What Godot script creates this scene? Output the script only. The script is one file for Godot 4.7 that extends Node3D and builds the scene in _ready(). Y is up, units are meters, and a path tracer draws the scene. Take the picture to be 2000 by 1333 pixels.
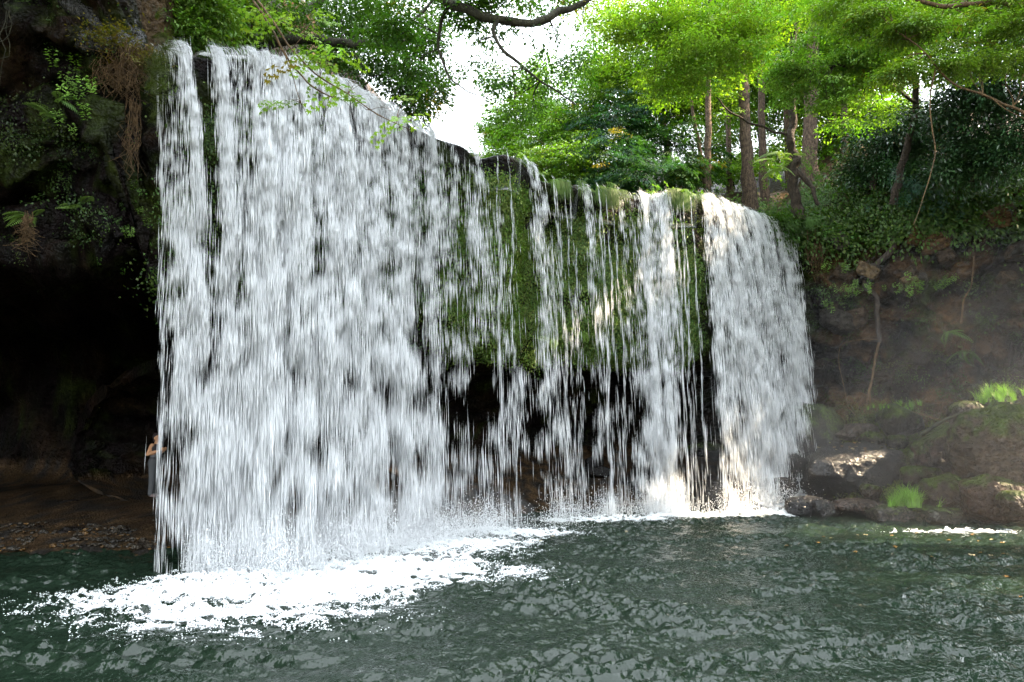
extends Node3D
# A wide curtain waterfall over an undercut cliff, seen across its plunge pool.

var rng := RandomNumberGenerator.new()
var na := FastNoiseLite.new()      # single-octave noises, frequency 1: scale the argument
var nb := FastNoiseLite.new()
var nf := FastNoiseLite.new()      # fractal
var nr := FastNoiseLite.new()      # ridged
var nc := FastNoiseLite.new()      # flat-topped cells
var M := {}
var names := {}

# ------------------------------------------------------------------ helpers
func numbered(called: String) -> String:
	var n: int = names.get(called, 0)
	names[called] = n + 1
	return called if n == 0 else "%s_%03d" % [called, n]

func meta(o: Node, label: String, category := "", group := "", kind := "") -> void:
	if label: o.set_meta("label", label)
	if category: o.set_meta("category", category)
	if group: o.set_meta("group", group)
	if kind: o.set_meta("kind", kind)

func thing(called: String, label: String, category: String, at := Vector3.ZERO, turn := 0.0, group := "") -> Node3D:
	var o := Node3D.new()
	o.name = numbered(called)
	add_child(o, true)
	o.position = at
	o.rotation.y = turn
	meta(o, label, category, group)
	return o

func part(called: String, mesh: Mesh, mat: Material, parent: Node) -> MeshInstance3D:
	var o := MeshInstance3D.new()
	o.name = called if parent != self else numbered(called)
	o.mesh = mesh
	o.material_override = mat
	parent.add_child(o, true)
	return o

func single(called: String, mesh: Mesh, mat: Material, label: String, category: String, at := Vector3.ZERO, group := "") -> MeshInstance3D:
	var o := part(called, mesh, mat, self)
	o.position = at
	meta(o, label, category, group)
	return o

func structure(called: String, mesh: Mesh, mat: Material, label := "") -> MeshInstance3D:
	var o := part(called, mesh, mat, self)
	meta(o, label, "", "", "structure")
	return o

func copies(called: String, mesh: Mesh, mat: Material, at: Array, tint: Array, parent: Node) -> MultiMeshInstance3D:
	var mm := MultiMesh.new()
	mm.transform_format = MultiMesh.TRANSFORM_3D
	mm.use_colors = not tint.is_empty()
	mm.mesh = mesh
	mm.instance_count = at.size()
	for k in at.size():
		mm.set_instance_transform(k, at[k])
		if mm.use_colors: mm.set_instance_color(k, tint[k])
	var o := MultiMeshInstance3D.new()
	o.name = called if parent != self else numbered(called)
	o.multimesh = mm
	o.material_override = mat
	parent.add_child(o, true)
	return o

func arrays(v: PackedVector3Array, n: PackedVector3Array, ix: PackedInt32Array, c := PackedColorArray(), uv := PackedVector2Array()) -> ArrayMesh:
	var a := []
	a.resize(Mesh.ARRAY_MAX)
	a[Mesh.ARRAY_VERTEX] = v
	a[Mesh.ARRAY_NORMAL] = n
	if c.size(): a[Mesh.ARRAY_COLOR] = c
	if uv.size(): a[Mesh.ARRAY_TEX_UV] = uv
	a[Mesh.ARRAY_INDEX] = ix
	var m := ArrayMesh.new()
	m.add_surface_from_arrays(Mesh.PRIMITIVE_TRIANGLES, a)
	return m

# normals of a grid of nu x nv points (index i * nv + j)
func grid_normals(v: PackedVector3Array, nu: int, nv: int) -> PackedVector3Array:
	var n := PackedVector3Array()
	n.resize(v.size())
	for i in nu:
		var i0 := maxi(i - 1, 0) * nv
		var i1 := mini(i + 1, nu - 1) * nv
		for j in nv:
			var du := v[i1 + j] - v[i0 + j]
			var dv := v[i * nv + mini(j + 1, nv - 1)] - v[i * nv + maxi(j - 1, 0)]
			n[i * nv + j] = du.cross(dv).normalized()
	return n

func grid_index(nu: int, nv: int, j0 := 0, j1 := -1) -> PackedInt32Array:
	var ix := PackedInt32Array()
	if j1 < 0: j1 = nv - 1
	ix.resize((nu - 1) * (j1 - j0) * 6)
	var k := 0
	for i in nu - 1:
		for j in range(j0, j1):
			var a := i * nv + j
			ix[k] = a; ix[k + 1] = a + nv; ix[k + 2] = a + 1
			ix[k + 3] = a + 1; ix[k + 4] = a + nv; ix[k + 5] = a + nv + 1
			k += 6
	return ix

func catmull(p0, p1, p2, p3, t: float):
	return 0.5 * ((2.0 * p1) + (p2 - p0) * t + (2.0 * p0 - 5.0 * p1 + 4.0 * p2 - p3) * t * t + (3.0 * p1 - p0 - 3.0 * p2 + p3) * t * t * t)

func table(t: Array, x: float) -> float:
	if x <= t[0][0]: return t[0][1]
	for k in range(1, t.size()):
		if x <= t[k][0]:
			return lerpf(t[k - 1][1], t[k][1], (x - t[k - 1][0]) / (t[k][0] - t[k - 1][0]))
	return t[-1][1]

# a tapered tube along points; bumpy if bump > 0
func add_tube(st: SurfaceTool, pts: Array, radii: Array, sides := 7, bump := 0.0) -> void:
	var side := Vector3.RIGHT
	var ring0 := []
	for k in pts.size():
		var dir: Vector3 = (pts[mini(k + 1, pts.size() - 1)] - pts[maxi(k - 1, 0)]).normalized()
		side = (side - dir * side.dot(dir))
		side = side.normalized() if side.length() > 0.01 else dir.cross(Vector3(0.3, 0.9, 0.2)).normalized()
		var up := dir.cross(side)
		var ring := []
		for q in sides:
			var a := TAU * q / sides
			var d := side * cos(a) + up * sin(a)
			var r: float = radii[k]
			if bump > 0: r *= 1.0 + bump * na.get_noise_3dv((pts[k] + d * 0.3) * 2.5)
			ring.append([pts[k] + d * r, d])
		if k > 0:
			for q in sides:
				var q1 := (q + 1) % sides
				for e in [ring0[q], ring[q], ring0[q1], ring[q], ring[q1], ring0[q1]]:
					st.set_normal(e[1])
					st.add_vertex(e[0])
		ring0 = ring

func tube(pts: Array, radii: Array, sides := 7, bump := 0.0) -> ArrayMesh:
	var st := SurfaceTool.new()
	st.begin(Mesh.PRIMITIVE_TRIANGLES)
	add_tube(st, pts, radii, sides, bump)
	return st.commit()

# a smooth path through given points, with a little wander
func smooth_path(pts: Array, per := 5, wander := 0.0) -> Array:
	var out := []
	for k in pts.size() - 1:
		for q in per:
			var p: Vector3 = catmull(pts[maxi(k - 1, 0)], pts[k], pts[k + 1], pts[mini(k + 2, pts.size() - 1)], float(q) / per)
			if wander > 0 and (k + q) > 0:
				p += Vector3(na.get_noise_3dv(p * 1.7), na.get_noise_3dv(p * 1.7 + Vector3(40, 0, 0)), na.get_noise_3dv(p * 1.7 + Vector3(0, 40, 0))) * wander
			out.append(p)
	out.append(pts[-1])
	return out

func taper(n: int, r0: float, r1: float) -> Array:
	var out := []
	for k in n: out.append(lerpf(r0, r1, pow(float(k) / (n - 1), 0.8)))
	return out

func noise_tex(freq: float, octaves: int, ramp: Array, size := 512, sd := 1, kind := FastNoiseLite.TYPE_SIMPLEX_SMOOTH, normal := false, strength := 6.0) -> NoiseTexture2D:
	var n := FastNoiseLite.new()
	n.seed = sd
	n.noise_type = kind
	n.frequency = freq
	n.fractal_octaves = octaves
	n.fractal_type = FastNoiseLite.FRACTAL_FBM if octaves > 1 else FastNoiseLite.FRACTAL_NONE
	var t := NoiseTexture2D.new()
	t.width = size
	t.height = size
	t.seamless = true
	t.noise = n
	if normal:
		t.as_normal_map = true
		t.bump_strength = strength
	elif ramp.size():
		var g := Gradient.new()
		g.offsets = PackedFloat32Array(range(ramp.size()).map(func(k): return float(k) / (ramp.size() - 1)))
		g.colors = PackedColorArray(ramp)
		t.color_ramp = g
	return t

func lin(r: float, g: float, b: float) -> Color:
	return Color(r, g, b).linear_to_srgb()

func mat(color: Color, rough := 0.8, vertex := false) -> StandardMaterial3D:
	var m := StandardMaterial3D.new()
	m.albedo_color = color
	m.roughness = rough
	m.vertex_color_use_as_albedo = vertex
	m.cull_mode = BaseMaterial3D.CULL_DISABLED
	return m

func materials() -> void:
	var grain := noise_tex(0.02, 5, [Color(0.35, 0.34, 0.33), Color(0.7, 0.69, 0.67), Color(1, 1, 1)], 512, 3)
	var relief := noise_tex(0.035, 5, [], 512, 4, FastNoiseLite.TYPE_SIMPLEX_SMOOTH, true, 14.0)
	var rock := mat(Color.WHITE, 0.42, true)
	rock.albedo_texture = grain
	rock.normal_enabled = true
	rock.normal_texture = relief
	rock.normal_scale = 1.7
	rock.uv1_triplanar = true
	rock.uv1_world_triplanar = true
	rock.uv1_scale = Vector3.ONE * 0.45
	rock.metallic_specular = 0.22
	M.rock = rock
	var wet: StandardMaterial3D = rock.duplicate()
	wet.roughness = 0.22
	wet.metallic_specular = 0.5
	wet.normal_scale = 2.0
	wet.uv1_scale = Vector3.ONE * 0.8
	M.wet = wet
	var sand: StandardMaterial3D = rock.duplicate()
	sand.roughness = 0.6
	sand.uv1_scale = Vector3.ONE * 0.9
	M.sand = sand
	var bark := mat(Color.WHITE, 0.9, false)
	bark.albedo_color = lin(0.085, 0.06, 0.042)
	bark.albedo_texture = noise_tex(0.03, 4, [Color(0.3, 0.28, 0.26), Color(1, 1, 1)], 256, 7)
	bark.normal_enabled = true
	bark.normal_texture = relief
	bark.uv1_triplanar = true
	bark.uv1_world_triplanar = true
	bark.uv1_scale = Vector3(1.6, 0.5, 1.6)
	M.bark = bark
	var mossy: StandardMaterial3D = bark.duplicate()
	mossy.albedo_color = lin(0.05, 0.05, 0.02)
	M.mossy_bark = mossy
	var cedar: StandardMaterial3D = bark.duplicate()
	cedar.albedo_color = lin(0.2, 0.135, 0.09)
	M.cedar_bark = cedar
	var root: StandardMaterial3D = bark.duplicate()
	root.albedo_color = lin(0.2, 0.12, 0.045)
	M.root = root
	var fall := mat(lin(0.93, 0.945, 0.95), 0.35)
	fall.backlight_enabled = true
	fall.backlight = Color(0.8, 0.81, 0.82)
	M.fall = fall
	var foam := mat(lin(0.86, 0.89, 0.9), 0.5)
	M.foam = foam
	var water := mat(Color(lin(0.018, 0.034, 0.021), 0.6), 0.03)
	water.transparency = BaseMaterial3D.TRANSPARENCY_ALPHA
	water.refraction_enabled = true
	water.refraction_scale = 0.033
	water.normal_enabled = true
	water.normal_texture = noise_tex(0.022, 3, [], 512, 11, FastNoiseLite.TYPE_SIMPLEX_SMOOTH, true, 5.0)
	water.normal_scale = 1.5
	water.metallic_specular = 0.7
	water.uv1_triplanar = true
	water.uv1_world_triplanar = true
	water.uv1_scale = Vector3.ONE * 0.9
	M.water = water
	var film := mat(Color(lin(0.1, 0.11, 0.1), 0.45), 0.08)
	film.transparency = BaseMaterial3D.TRANSPARENCY_ALPHA
	M.film = film
	var leaf := mat(Color.WHITE, 0.5, true)
	leaf.backlight_enabled = true
	leaf.backlight = Color(0.85, 0.95, 0.4)
	M.leaf = leaf
	var gloss: StandardMaterial3D = leaf.duplicate()
	gloss.roughness = 0.3
	gloss.backlight = Color(0.35, 0.45, 0.2)
	M.gloss_leaf = gloss
	M.fallen = mat(lin(0.32, 0.17, 0.04), 0.6)
	M.fallen_pale = mat(lin(0.4, 0.33, 0.2), 0.6)

func _ready() -> void:
	var cam := Camera3D.new()
	cam.name = "camera"
	add_child(cam)
	cam.position = Vector3(0, 2.4, 0)
	cam.rotation_degrees.x = 6.9
	cam.fov = 53.13
	cam.far = 500.0
	cam.current = true
	var env := Environment.new()
	env.background_mode = Environment.BG_SKY
	var sky := Sky.new()
	var sm := ProceduralSkyMaterial.new()
	sm.sky_top_color = lin(0.86, 0.93, 1.0)
	sm.sky_horizon_color = lin(0.95, 0.98, 1.0)
	sm.sky_curve = 0.2
	sm.ground_bottom_color = lin(0.06, 0.07, 0.05)
	sm.ground_horizon_color = lin(0.1, 0.11, 0.09)
	sm.sun_angle_max = 1.0
	sky.sky_material = sm
	env.sky = sky
	env.background_energy_multiplier = 0.74
	env.tonemap_mode = Environment.TONE_MAPPER_LINEAR
	env.tonemap_exposure = 7.0
	env.volumetric_fog_enabled = true
	env.volumetric_fog_density = 0.0
	env.sdfgi_enabled = true
	env.ssao_enabled = true
	env.ssil_enabled = true
	var we := WorldEnvironment.new()
	we.name = "environment"
	we.environment = env
	add_child(we)
	var sun := DirectionalLight3D.new()
	sun.name = "sun"
	add_child(sun)
	sun.look_at_from_position(SUN * 50.0, Vector3.ZERO)
	sun.light_energy = 1.6
	sun.light_color = Color(1.0, 0.9, 0.76)
	sun.light_angular_distance = 0.5
	sun.shadow_enabled = true

	rng.seed = 11
	na.frequency = 1.0
	na.fractal_type = FastNoiseLite.FRACTAL_NONE
	nb.frequency = 1.0
	nb.seed = 77
	nb.fractal_type = FastNoiseLite.FRACTAL_NONE
	nf.frequency = 1.0
	nf.seed = 5
	nf.fractal_type = FastNoiseLite.FRACTAL_FBM
	nf.fractal_octaves = 4
	nr.frequency = 1.0
	nr.seed = 9
	nr.fractal_type = FastNoiseLite.FRACTAL_RIDGED
	nr.fractal_octaves = 3
	nc.frequency = 1.0
	nc.noise_type = FastNoiseLite.TYPE_CELLULAR
	nc.cellular_return_type = FastNoiseLite.RETURN_CELL_VALUE
	nc.fractal_type = FastNoiseLite.FRACTAL_NONE
	materials()
	lay_path()
	build_cliff()
	build_pool()
	build_falls()
	build_rocks()
	build_foam()
	build_trees()
	build_plants()
	build_details()

const SUN := Vector3(0.8, 0.6, 0.08)

# ------------------------------------------------------------------ the cliff
# The lip of the fall in plan (x, distance), from beyond the cave to beyond the wooded bank.
const LIP := [[-30, 2], [-24, 5], [-18, 8], [-13, 10.2], [-9.5, 11.5], [-7.4, 11.7], [-6.32, 11.56], [-5.44, 11.78], [-4.35, 12.03], [-3.78, 12.55], [-3.17, 13.37], [-2.49, 14.36], [-1.69, 15.43], [-1.18, 15.81], [-0.84, 16.54], [-0.13, 16.37], [0.4, 17.22], [0.85, 18.23], [2.06, 18.92], [3.82, 19.72], [4.44, 19.72], [5.41, 19.62], [7.13, 20.93], [8.57, 22.18], [9.63, 22.7], [11, 22.2], [13, 21.0], [15.5, 19.2], [19, 16.5], [24, 12.5], [30, 8]]
const PROFILE_CAVE := [[-60, 24], [-25, 18], [-8, 15], [-2, 13.6], [0.3, 12.8], [1.0, 11.8], [1.1, 10.3], [0.9, 9.2], [0.35, 8.5], [-0.35, 8.1], [0.35, 7.75], [0.5, 7.2], [-0.1, 6.75], [-0.9, 6.4], [-0.35, 6.0], [-0.6, 5.5], [-5, 5.3], [-11, 4.4], [-12.5, 0.95], [-8, 0.5], [-4, 0.33], [-2.4, 0.22], [-1.3, -0.05], [1, -0.9]]
const PROFILE_CURTAIN := [[-60, 14], [-25, 10.4], [-8, 9.35], [-2.5, 9.2], [-0.7, 9.15], [-0.12, 9.1], [0.0, 8.9], [-0.08, 8.2], [-0.2, 7.4], [-0.3, 6.6], [-0.4, 5.8], [-0.5, 5.1], [-0.75, 4.5], [-1.5, 4.15], [-3.5, 4.0], [-7.5, 3.8], [-10.5, 3.0], [-11.6, 1.6], [-11, 0.8], [-7.5, 0.36], [-4, 0.22], [-2.4, 0.1], [-1.2, -0.15], [1, -0.9]]
const PROFILE_BACK := [[-60, 14], [-25, 10.2], [-8, 9.35], [-2.5, 9.2], [-0.7, 9.15], [-0.12, 9.1], [0.0, 8.9], [-0.08, 8.2], [-0.2, 7.4], [-0.3, 6.6], [-0.4, 5.8], [-0.5, 5.1], [-0.75, 4.5], [-1.5, 4.15], [-3, 3.9], [-4.6, 3.3], [-5.6, 2.4], [-5.9, 1.8], [-5.4, 1.4], [-4, 1.05], [-2.5, 0.6], [-1.2, 0.2], [-0.1, -0.15], [1.5, -0.9]]
const PROFILE_BANK := [[-60, 34], [-25, 22], [-8, 14], [-3.5, 11.2], [-1.2, 9.8], [-0.3, 9.0], [0, 8.3], [0.1, 7.6], [0.05, 6.9], [-0.05, 6.2], [-0.2, 5.6], [-0.5, 5.1], [-1.0, 4.7], [-1.4, 4.2], [-1.5, 3.7], [-1.3, 3.3], [-0.9, 2.9], [-0.3, 2.6], [0.4, 2.3], [1.2, 1.8], [2.2, 1.2], [3.2, 0.5], [3.9, -0.1], [5, -0.9]]
const PER := 7
const FLOOR_ROW := 18 * PER
var LP: PackedVector3Array      # points along the lip at even steps
var LN: PackedVector3Array      # outward directions there
var LS: PackedFloat32Array      # x of each, for look-up
var CP: PackedVector3Array      # the finished cliff grid
var CN: PackedVector3Array
var NU: int
var NV: int
const STEP := 0.1
const LIP_Y := 9.2

func lay_path() -> void:
	var raw := []
	for k in LIP.size() - 1:
		for q in 20:
			var a := []
			for e in [k - 1, k, k + 1, k + 2]:
				var c = LIP[clampi(e, 0, LIP.size() - 1)]
				a.append(Vector3(c[0], 0, -c[1]))
			raw.append(catmull(a[0], a[1], a[2], a[3], q / 20.0))
	var left := 0.0
	var last: Vector3 = raw[0]
	LP.append(last)
	for p in raw:
		var go: float = last.distance_to(p)
		while left + go >= STEP:
			last = last.move_toward(p, STEP - left)
			LP.append(last)
			go = last.distance_to(p)
			left = 0.0
		left += go
		last = p
	NU = LP.size()
	for i in NU:
		var w := 9
		var d := LP[mini(i + w, NU - 1)] - LP[maxi(i - w, 0)]
		var out := Vector3(-d.z, 0, d.x).normalized()
		LN.append(out)
		LS.append(LP[i].x)

func lip_index(x: float) -> float:
	var lo := 0
	var hi := NU - 1
	while hi - lo > 1:
		var m := (lo + hi) >> 1
		if LS[m] < x: lo = m
		else: hi = m
	return lo + clampf((x - LS[lo]) / maxf(LS[hi] - LS[lo], 0.001), 0, 1)

func lip_at(x: float) -> Vector3:
	var f := lip_index(x)
	return LP[int(f)].lerp(LP[mini(int(f) + 1, NU - 1)], fposmod(f, 1.0))

func lip_out(x: float) -> Vector3:
	return LN[clampi(int(round(lip_index(x))), 0, NU - 1)]

# where the water shoots: the river meets the curtain's outer end at a slant
func fall_out(x: float) -> Vector3:
	return (lip_out(x) + Vector3(1.7, 0, 0) * smoothstep(-8.0, -6.4, x) * (1.0 - smoothstep(-6.2, -3.8, x))).normalized()

func build_cliff() -> void:
	var rows := PROFILE_CAVE.size()
	NV = (rows - 1) * PER + 1
	var base := PackedVector3Array()
	base.resize(NU * NV)
	for i in NU:
		var x := LS[i]
		var cave := 1.0 - smoothstep(-6.95, -6.55, x)
		var back := smoothstep(-2.6, -0.6, x)
		var bank := smoothstep(9.4, 10.9, x)
		var pts := []
		for k in rows:
			var v := Vector2(PROFILE_CURTAIN[k][0], PROFILE_CURTAIN[k][1]).lerp(Vector2(PROFILE_BACK[k][0], PROFILE_BACK[k][1]), back)
			v = v.lerp(Vector2(PROFILE_CAVE[k][0], PROFILE_CAVE[k][1]), cave)
			var hill := maxf(bank, smoothstep(3.5, 9.5, x) * [1.0, 0.9, 0.75, 0.25][k]) if k < 4 else bank
			v = v.lerp(Vector2(PROFILE_BANK[k][0], PROFILE_BANK[k][1]), hill)
			if v.y > 0.5: v.y = 0.5 + (v.y - 0.5) * lerpf(1.0, 0.5, smoothstep(14.5, 18.5, x))   # the unseen end of the bank, lowered to let the sunbeams in
			if k >= 7 and k <= 12: v.x -= 0.45 * exp(-pow((x - 1.6) / 1.2, 2))
			pts.append(v)
		for j in NV:
			var k := mini(j / PER, rows - 2)
			var v: Vector2 = catmull(pts[maxi(k - 1, 0)], pts[k], pts[k + 1], pts[mini(k + 2, rows - 1)], float(j - k * PER) / PER)
			base[i * NV + j] = LP[i] + LN[i] * v.x + Vector3(0, v.y, 0)
	var n0 := grid_normals(base, NU, NV)
	CP.resize(NU * NV)
	var col := PackedColorArray()
	col.resize(NU * NV)
	for i in NU:
		var x := LS[i]
		var falls := smoothstep(-7.2, -6.2, x) * (1.0 - smoothstep(9.4, 10.4, x))
		var bank := smoothstep(9.4, 10.9, x)
		var cave := 1.0 - smoothstep(-6.95, -6.55, x)
		for j in NV:
			var q := i * NV + j
			var p := base[q]
			var r := float(j) / PER
			var amp := 1.0
			if r > 2.0 and r < 7.0: amp = lerpf(1.0, 0.12, falls)
			elif r < 14: amp = lerpf(1.0, 0.55, falls)
			if r >= 18: amp = 0.25
			var strata := nb.get_noise_3d(p.x * 0.35, p.y * 3.2 + 0.8 * na.get_noise_3dv(p * 0.5), p.z * 0.35)
			var d := (0.45 - 0.2 * bank) * nf.get_noise_3dv(p * 0.4) + 0.16 * na.get_noise_3dv(p * 1.3) + 0.06 * nb.get_noise_3dv(p * 3.4)
			if r < 18: d += 0.13 * signf(strata) * pow(absf(strata), 0.6)
			if r < 18:   # broken into blocks
				var q1 := p * Vector3(0.8, 1.0, 0.8) + 0.4 * Vector3(na.get_noise_3dv(p * 0.9), nb.get_noise_3dv(p * 0.9), 0)
				d += (0.34 * bank + 0.26 * cave) * nc.get_noise_3dv(q1) + (0.12 * bank + 0.1 * cave) * nc.get_noise_3dv(q1 * 2.7)
			CP[q] = p - n0[q] * d * amp
			# what the rock is made of: dark wet lava, ochre tuff, moss
			var g := 0.75 + 0.5 * nf.get_noise_3dv(p * 1.1 + Vector3(9, 0, 0))
			var c := Color(0.017, 0.014, 0.012) * g
			var ochre := smoothstep(0.0, 0.5, nf.get_noise_3dv(p * 0.55 + Vector3(0, 30, 0)) + 0.15 * bank + 0.1 * strata)
			c = c.lerp(Color(0.19, 0.11, 0.05) * g, ochre * (0.2 + 0.7 * bank))
			var green := smoothstep(0.02, 0.3, nf.get_noise_3dv(p * 0.8 + Vector3(50, 3, 0)) + 0.35 * nb.get_noise_3dv(p * 4.0) + (0.25 if falls > 0.5 and r > 6.5 and r < 12.6 else -0.15 if r > 12 else -0.02) - 0.15 * bank)
			c = c.lerp(Color(0.05, 0.075, 0.016) * g, green * 0.85)
			if r >= 18:
				c = Color(0.17, 0.11, 0.06) * (0.7 + 0.7 * nf.get_noise_3dv(p * 1.6))
				c = c.lerp(Color(0.05, 0.045, 0.04), smoothstep(0.1, 0.3, nb.get_noise_3dv(p * 2.2)))
				c = c.lerp(Color(0.06, 0.055, 0.03), bank)
			if r < 3.2 or (r < 4.8 and falls < 0.9): c = Color(0.13, 0.085, 0.045) * g
			c.a = 1.0
			col[q] = c
	CN = grid_normals(CP, NU, NV)
	for k in CN.size(): CN[k] = -CN[k]
	var cliff := structure("cliff", arrays(CP, CN, grid_index(NU, NV, 0, FLOOR_ROW), col), M.rock, "dark undercut rock cliff behind the falling water")
	var ground := structure("cave_floor", arrays(CP, CN, grid_index(NU, NV, FLOOR_ROW, NV - 1), col), M.sand, "sandy ground sloping up into the hollow behind the fall")

# ------------------------------------------------------------------ the pool
func foot_x(x: float, out: float) -> Vector3:
	return lip_at(x) + lip_out(x) * out

func wave(x: float, z: float) -> float:
	var f := Vector2(x + 3.6, z + 12.2)
	var near := exp(-f.length_squared() / 14.0)
	var r := f.length()
	var h := 0.025 * na.get_noise_2d(x * 0.8, z * 1.2) + 0.1 * (0.3 + smoothstep(-0.35, 0.45, nb.get_noise_2d(x * 0.33 + 0.2 * z, z * 0.75))) * nf.get_noise_2d(x * 2.2 + 0.4 * z, z * 5.4) + 0.012 * (0.5 - absf(na.get_noise_2d(x * 5.0 + 0.7 * z, z * 9.0)))
	h += 0.012 * nb.get_noise_2d(r * 3.2, atan2(f.y, f.x) * 3.0)
	h += near * (0.09 * nf.get_noise_2d(x * 1.8, z * 1.8) + 0.03)
	return h

func build_pool() -> void:
	var x0 := -14.5
	var z0 := -22.5
	var nx := 690
	var nz := 400
	var step := 0.045
	var v := PackedVector3Array()
	v.resize(nx * nz)
	for i in nx:
		for j in nz:
			var x := x0 + i * step
			var z := z0 + j * step
			v[i * nz + j] = Vector3(x, wave(x, z), z)
	var n := grid_normals(v, nx, nz)
	for k in n.size(): n[k] = n[k] * signf(n[k].y)
	structure("pool_water", arrays(v, n, grid_index(nx, nz)), M.water, "rippled green pool water below the falls")
	# bed
	var bx := 120
	var bz := 100
	v = PackedVector3Array()
	v.resize(bx * bz)
	var c := PackedColorArray()
	c.resize(bx * bz)
	for i in bx:
		for j in bz:
			var x := -20.0 + i * 0.36
			var z := -24.0 + j * 0.36
			var deep := 1.6 * exp(-(pow((x - 1.0) / 7.0, 2) + pow((z + 13.5) / 5.0, 2))) + 0.25
			v[i * bz + j] = Vector3(x, -deep + 0.1 * nf.get_noise_2d(x * 0.6, z * 0.6), z)
			var g := 0.8 + 0.6 * nf.get_noise_2d(x * 0.9, z * 0.9)
			c[i * bz + j] = Color(0.2, 0.15, 0.07).lerp(Color(0.08, 0.13, 0.06), smoothstep(-0.2, 0.3, nf.get_noise_2d(x * 0.35, z * 0.35 + 20))) * g
			c[i * bz + j].a = 1.0
	n = grid_normals(v, bx, bz)
	for k in n.size(): n[k] = n[k] * signf(n[k].y)
	structure("pool_bed", arrays(v, n, grid_index(bx, bz), c), M.sand, "brown and green stony bed under the pool water")
	# the river that feeds the fall, bending over the lip
	var i0 := int(lip_index(-6.45))
	var i1 := int(lip_index(9.6))
	var rows := [[-9.0, 0.12], [-5.0, 0.06], [-2.5, 0.04], [-1.0, 0.05], [-0.4, 0.045], [-0.1, 0.01], [0.05, -0.07], [0.1, -0.18]]
	v = PackedVector3Array()
	for i in range(i0, i1 + 1):
		for e in rows:
			var p: Vector3 = LP[i] + LN[i] * e[0]
			p.y = LIP_Y + e[1] + 0.025 * nf.get_noise_2d(i * 0.35, e[0] * 2.0) - 0.9 * (1.0 - smoothstep(0.3, 0.45, table(FLOW, LS[i]))) * smoothstep(-3.0, -1.0, e[0])
			v.append(p)
	n = grid_normals(v, i1 - i0 + 1, rows.size())
	for k in n.size(): n[k] = -n[k]
	structure("river", arrays(v, n, grid_index(i1 - i0 + 1, rows.size())), M.film, "shallow river water sliding over the lip of the fall")

# ------------------------------------------------------------------ falling water
# How much water goes over the lip at each x.
const FLOW := [[-6.62, 0.0], [-6.5, 0.42], [-6.35, 0.55], [-6.2, 0.85], [-6.0, 0.9], [-5.9, 0.35], [-5.78, 0.35], [-5.65, 0.85], [-5.3, 0.85], [-5.15, 0.5], [-5.0, 0.5], [-4.85, 0.95], [-4.0, 1.0], [-3.1, 0.95], [-2.5, 0.84], [-2.0, 0.7], [-1.7, 0.56], [-1.3, 0.5], [-1.0, 0.52], [-0.85, 0.42], [-0.7, 0.05], [-0.3, 0.05], [0.1, 0.15], [0.2, 0.65], [0.5, 0.7], [0.65, 0.15], [1.75, 0.1], [1.85, 0.6], [2.15, 0.6], [2.3, 0.12], [2.95, 0.12], [3.05, 0.6], [3.6, 0.6], [3.8, 0.95], [4.6, 0.95], [4.75, 0.1], [5.35, 0.08], [5.5, 0.8], [5.8, 0.85], [7.3, 0.95], [9.2, 0.9], [9.5, 0.7], [9.62, 0.0]]

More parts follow.
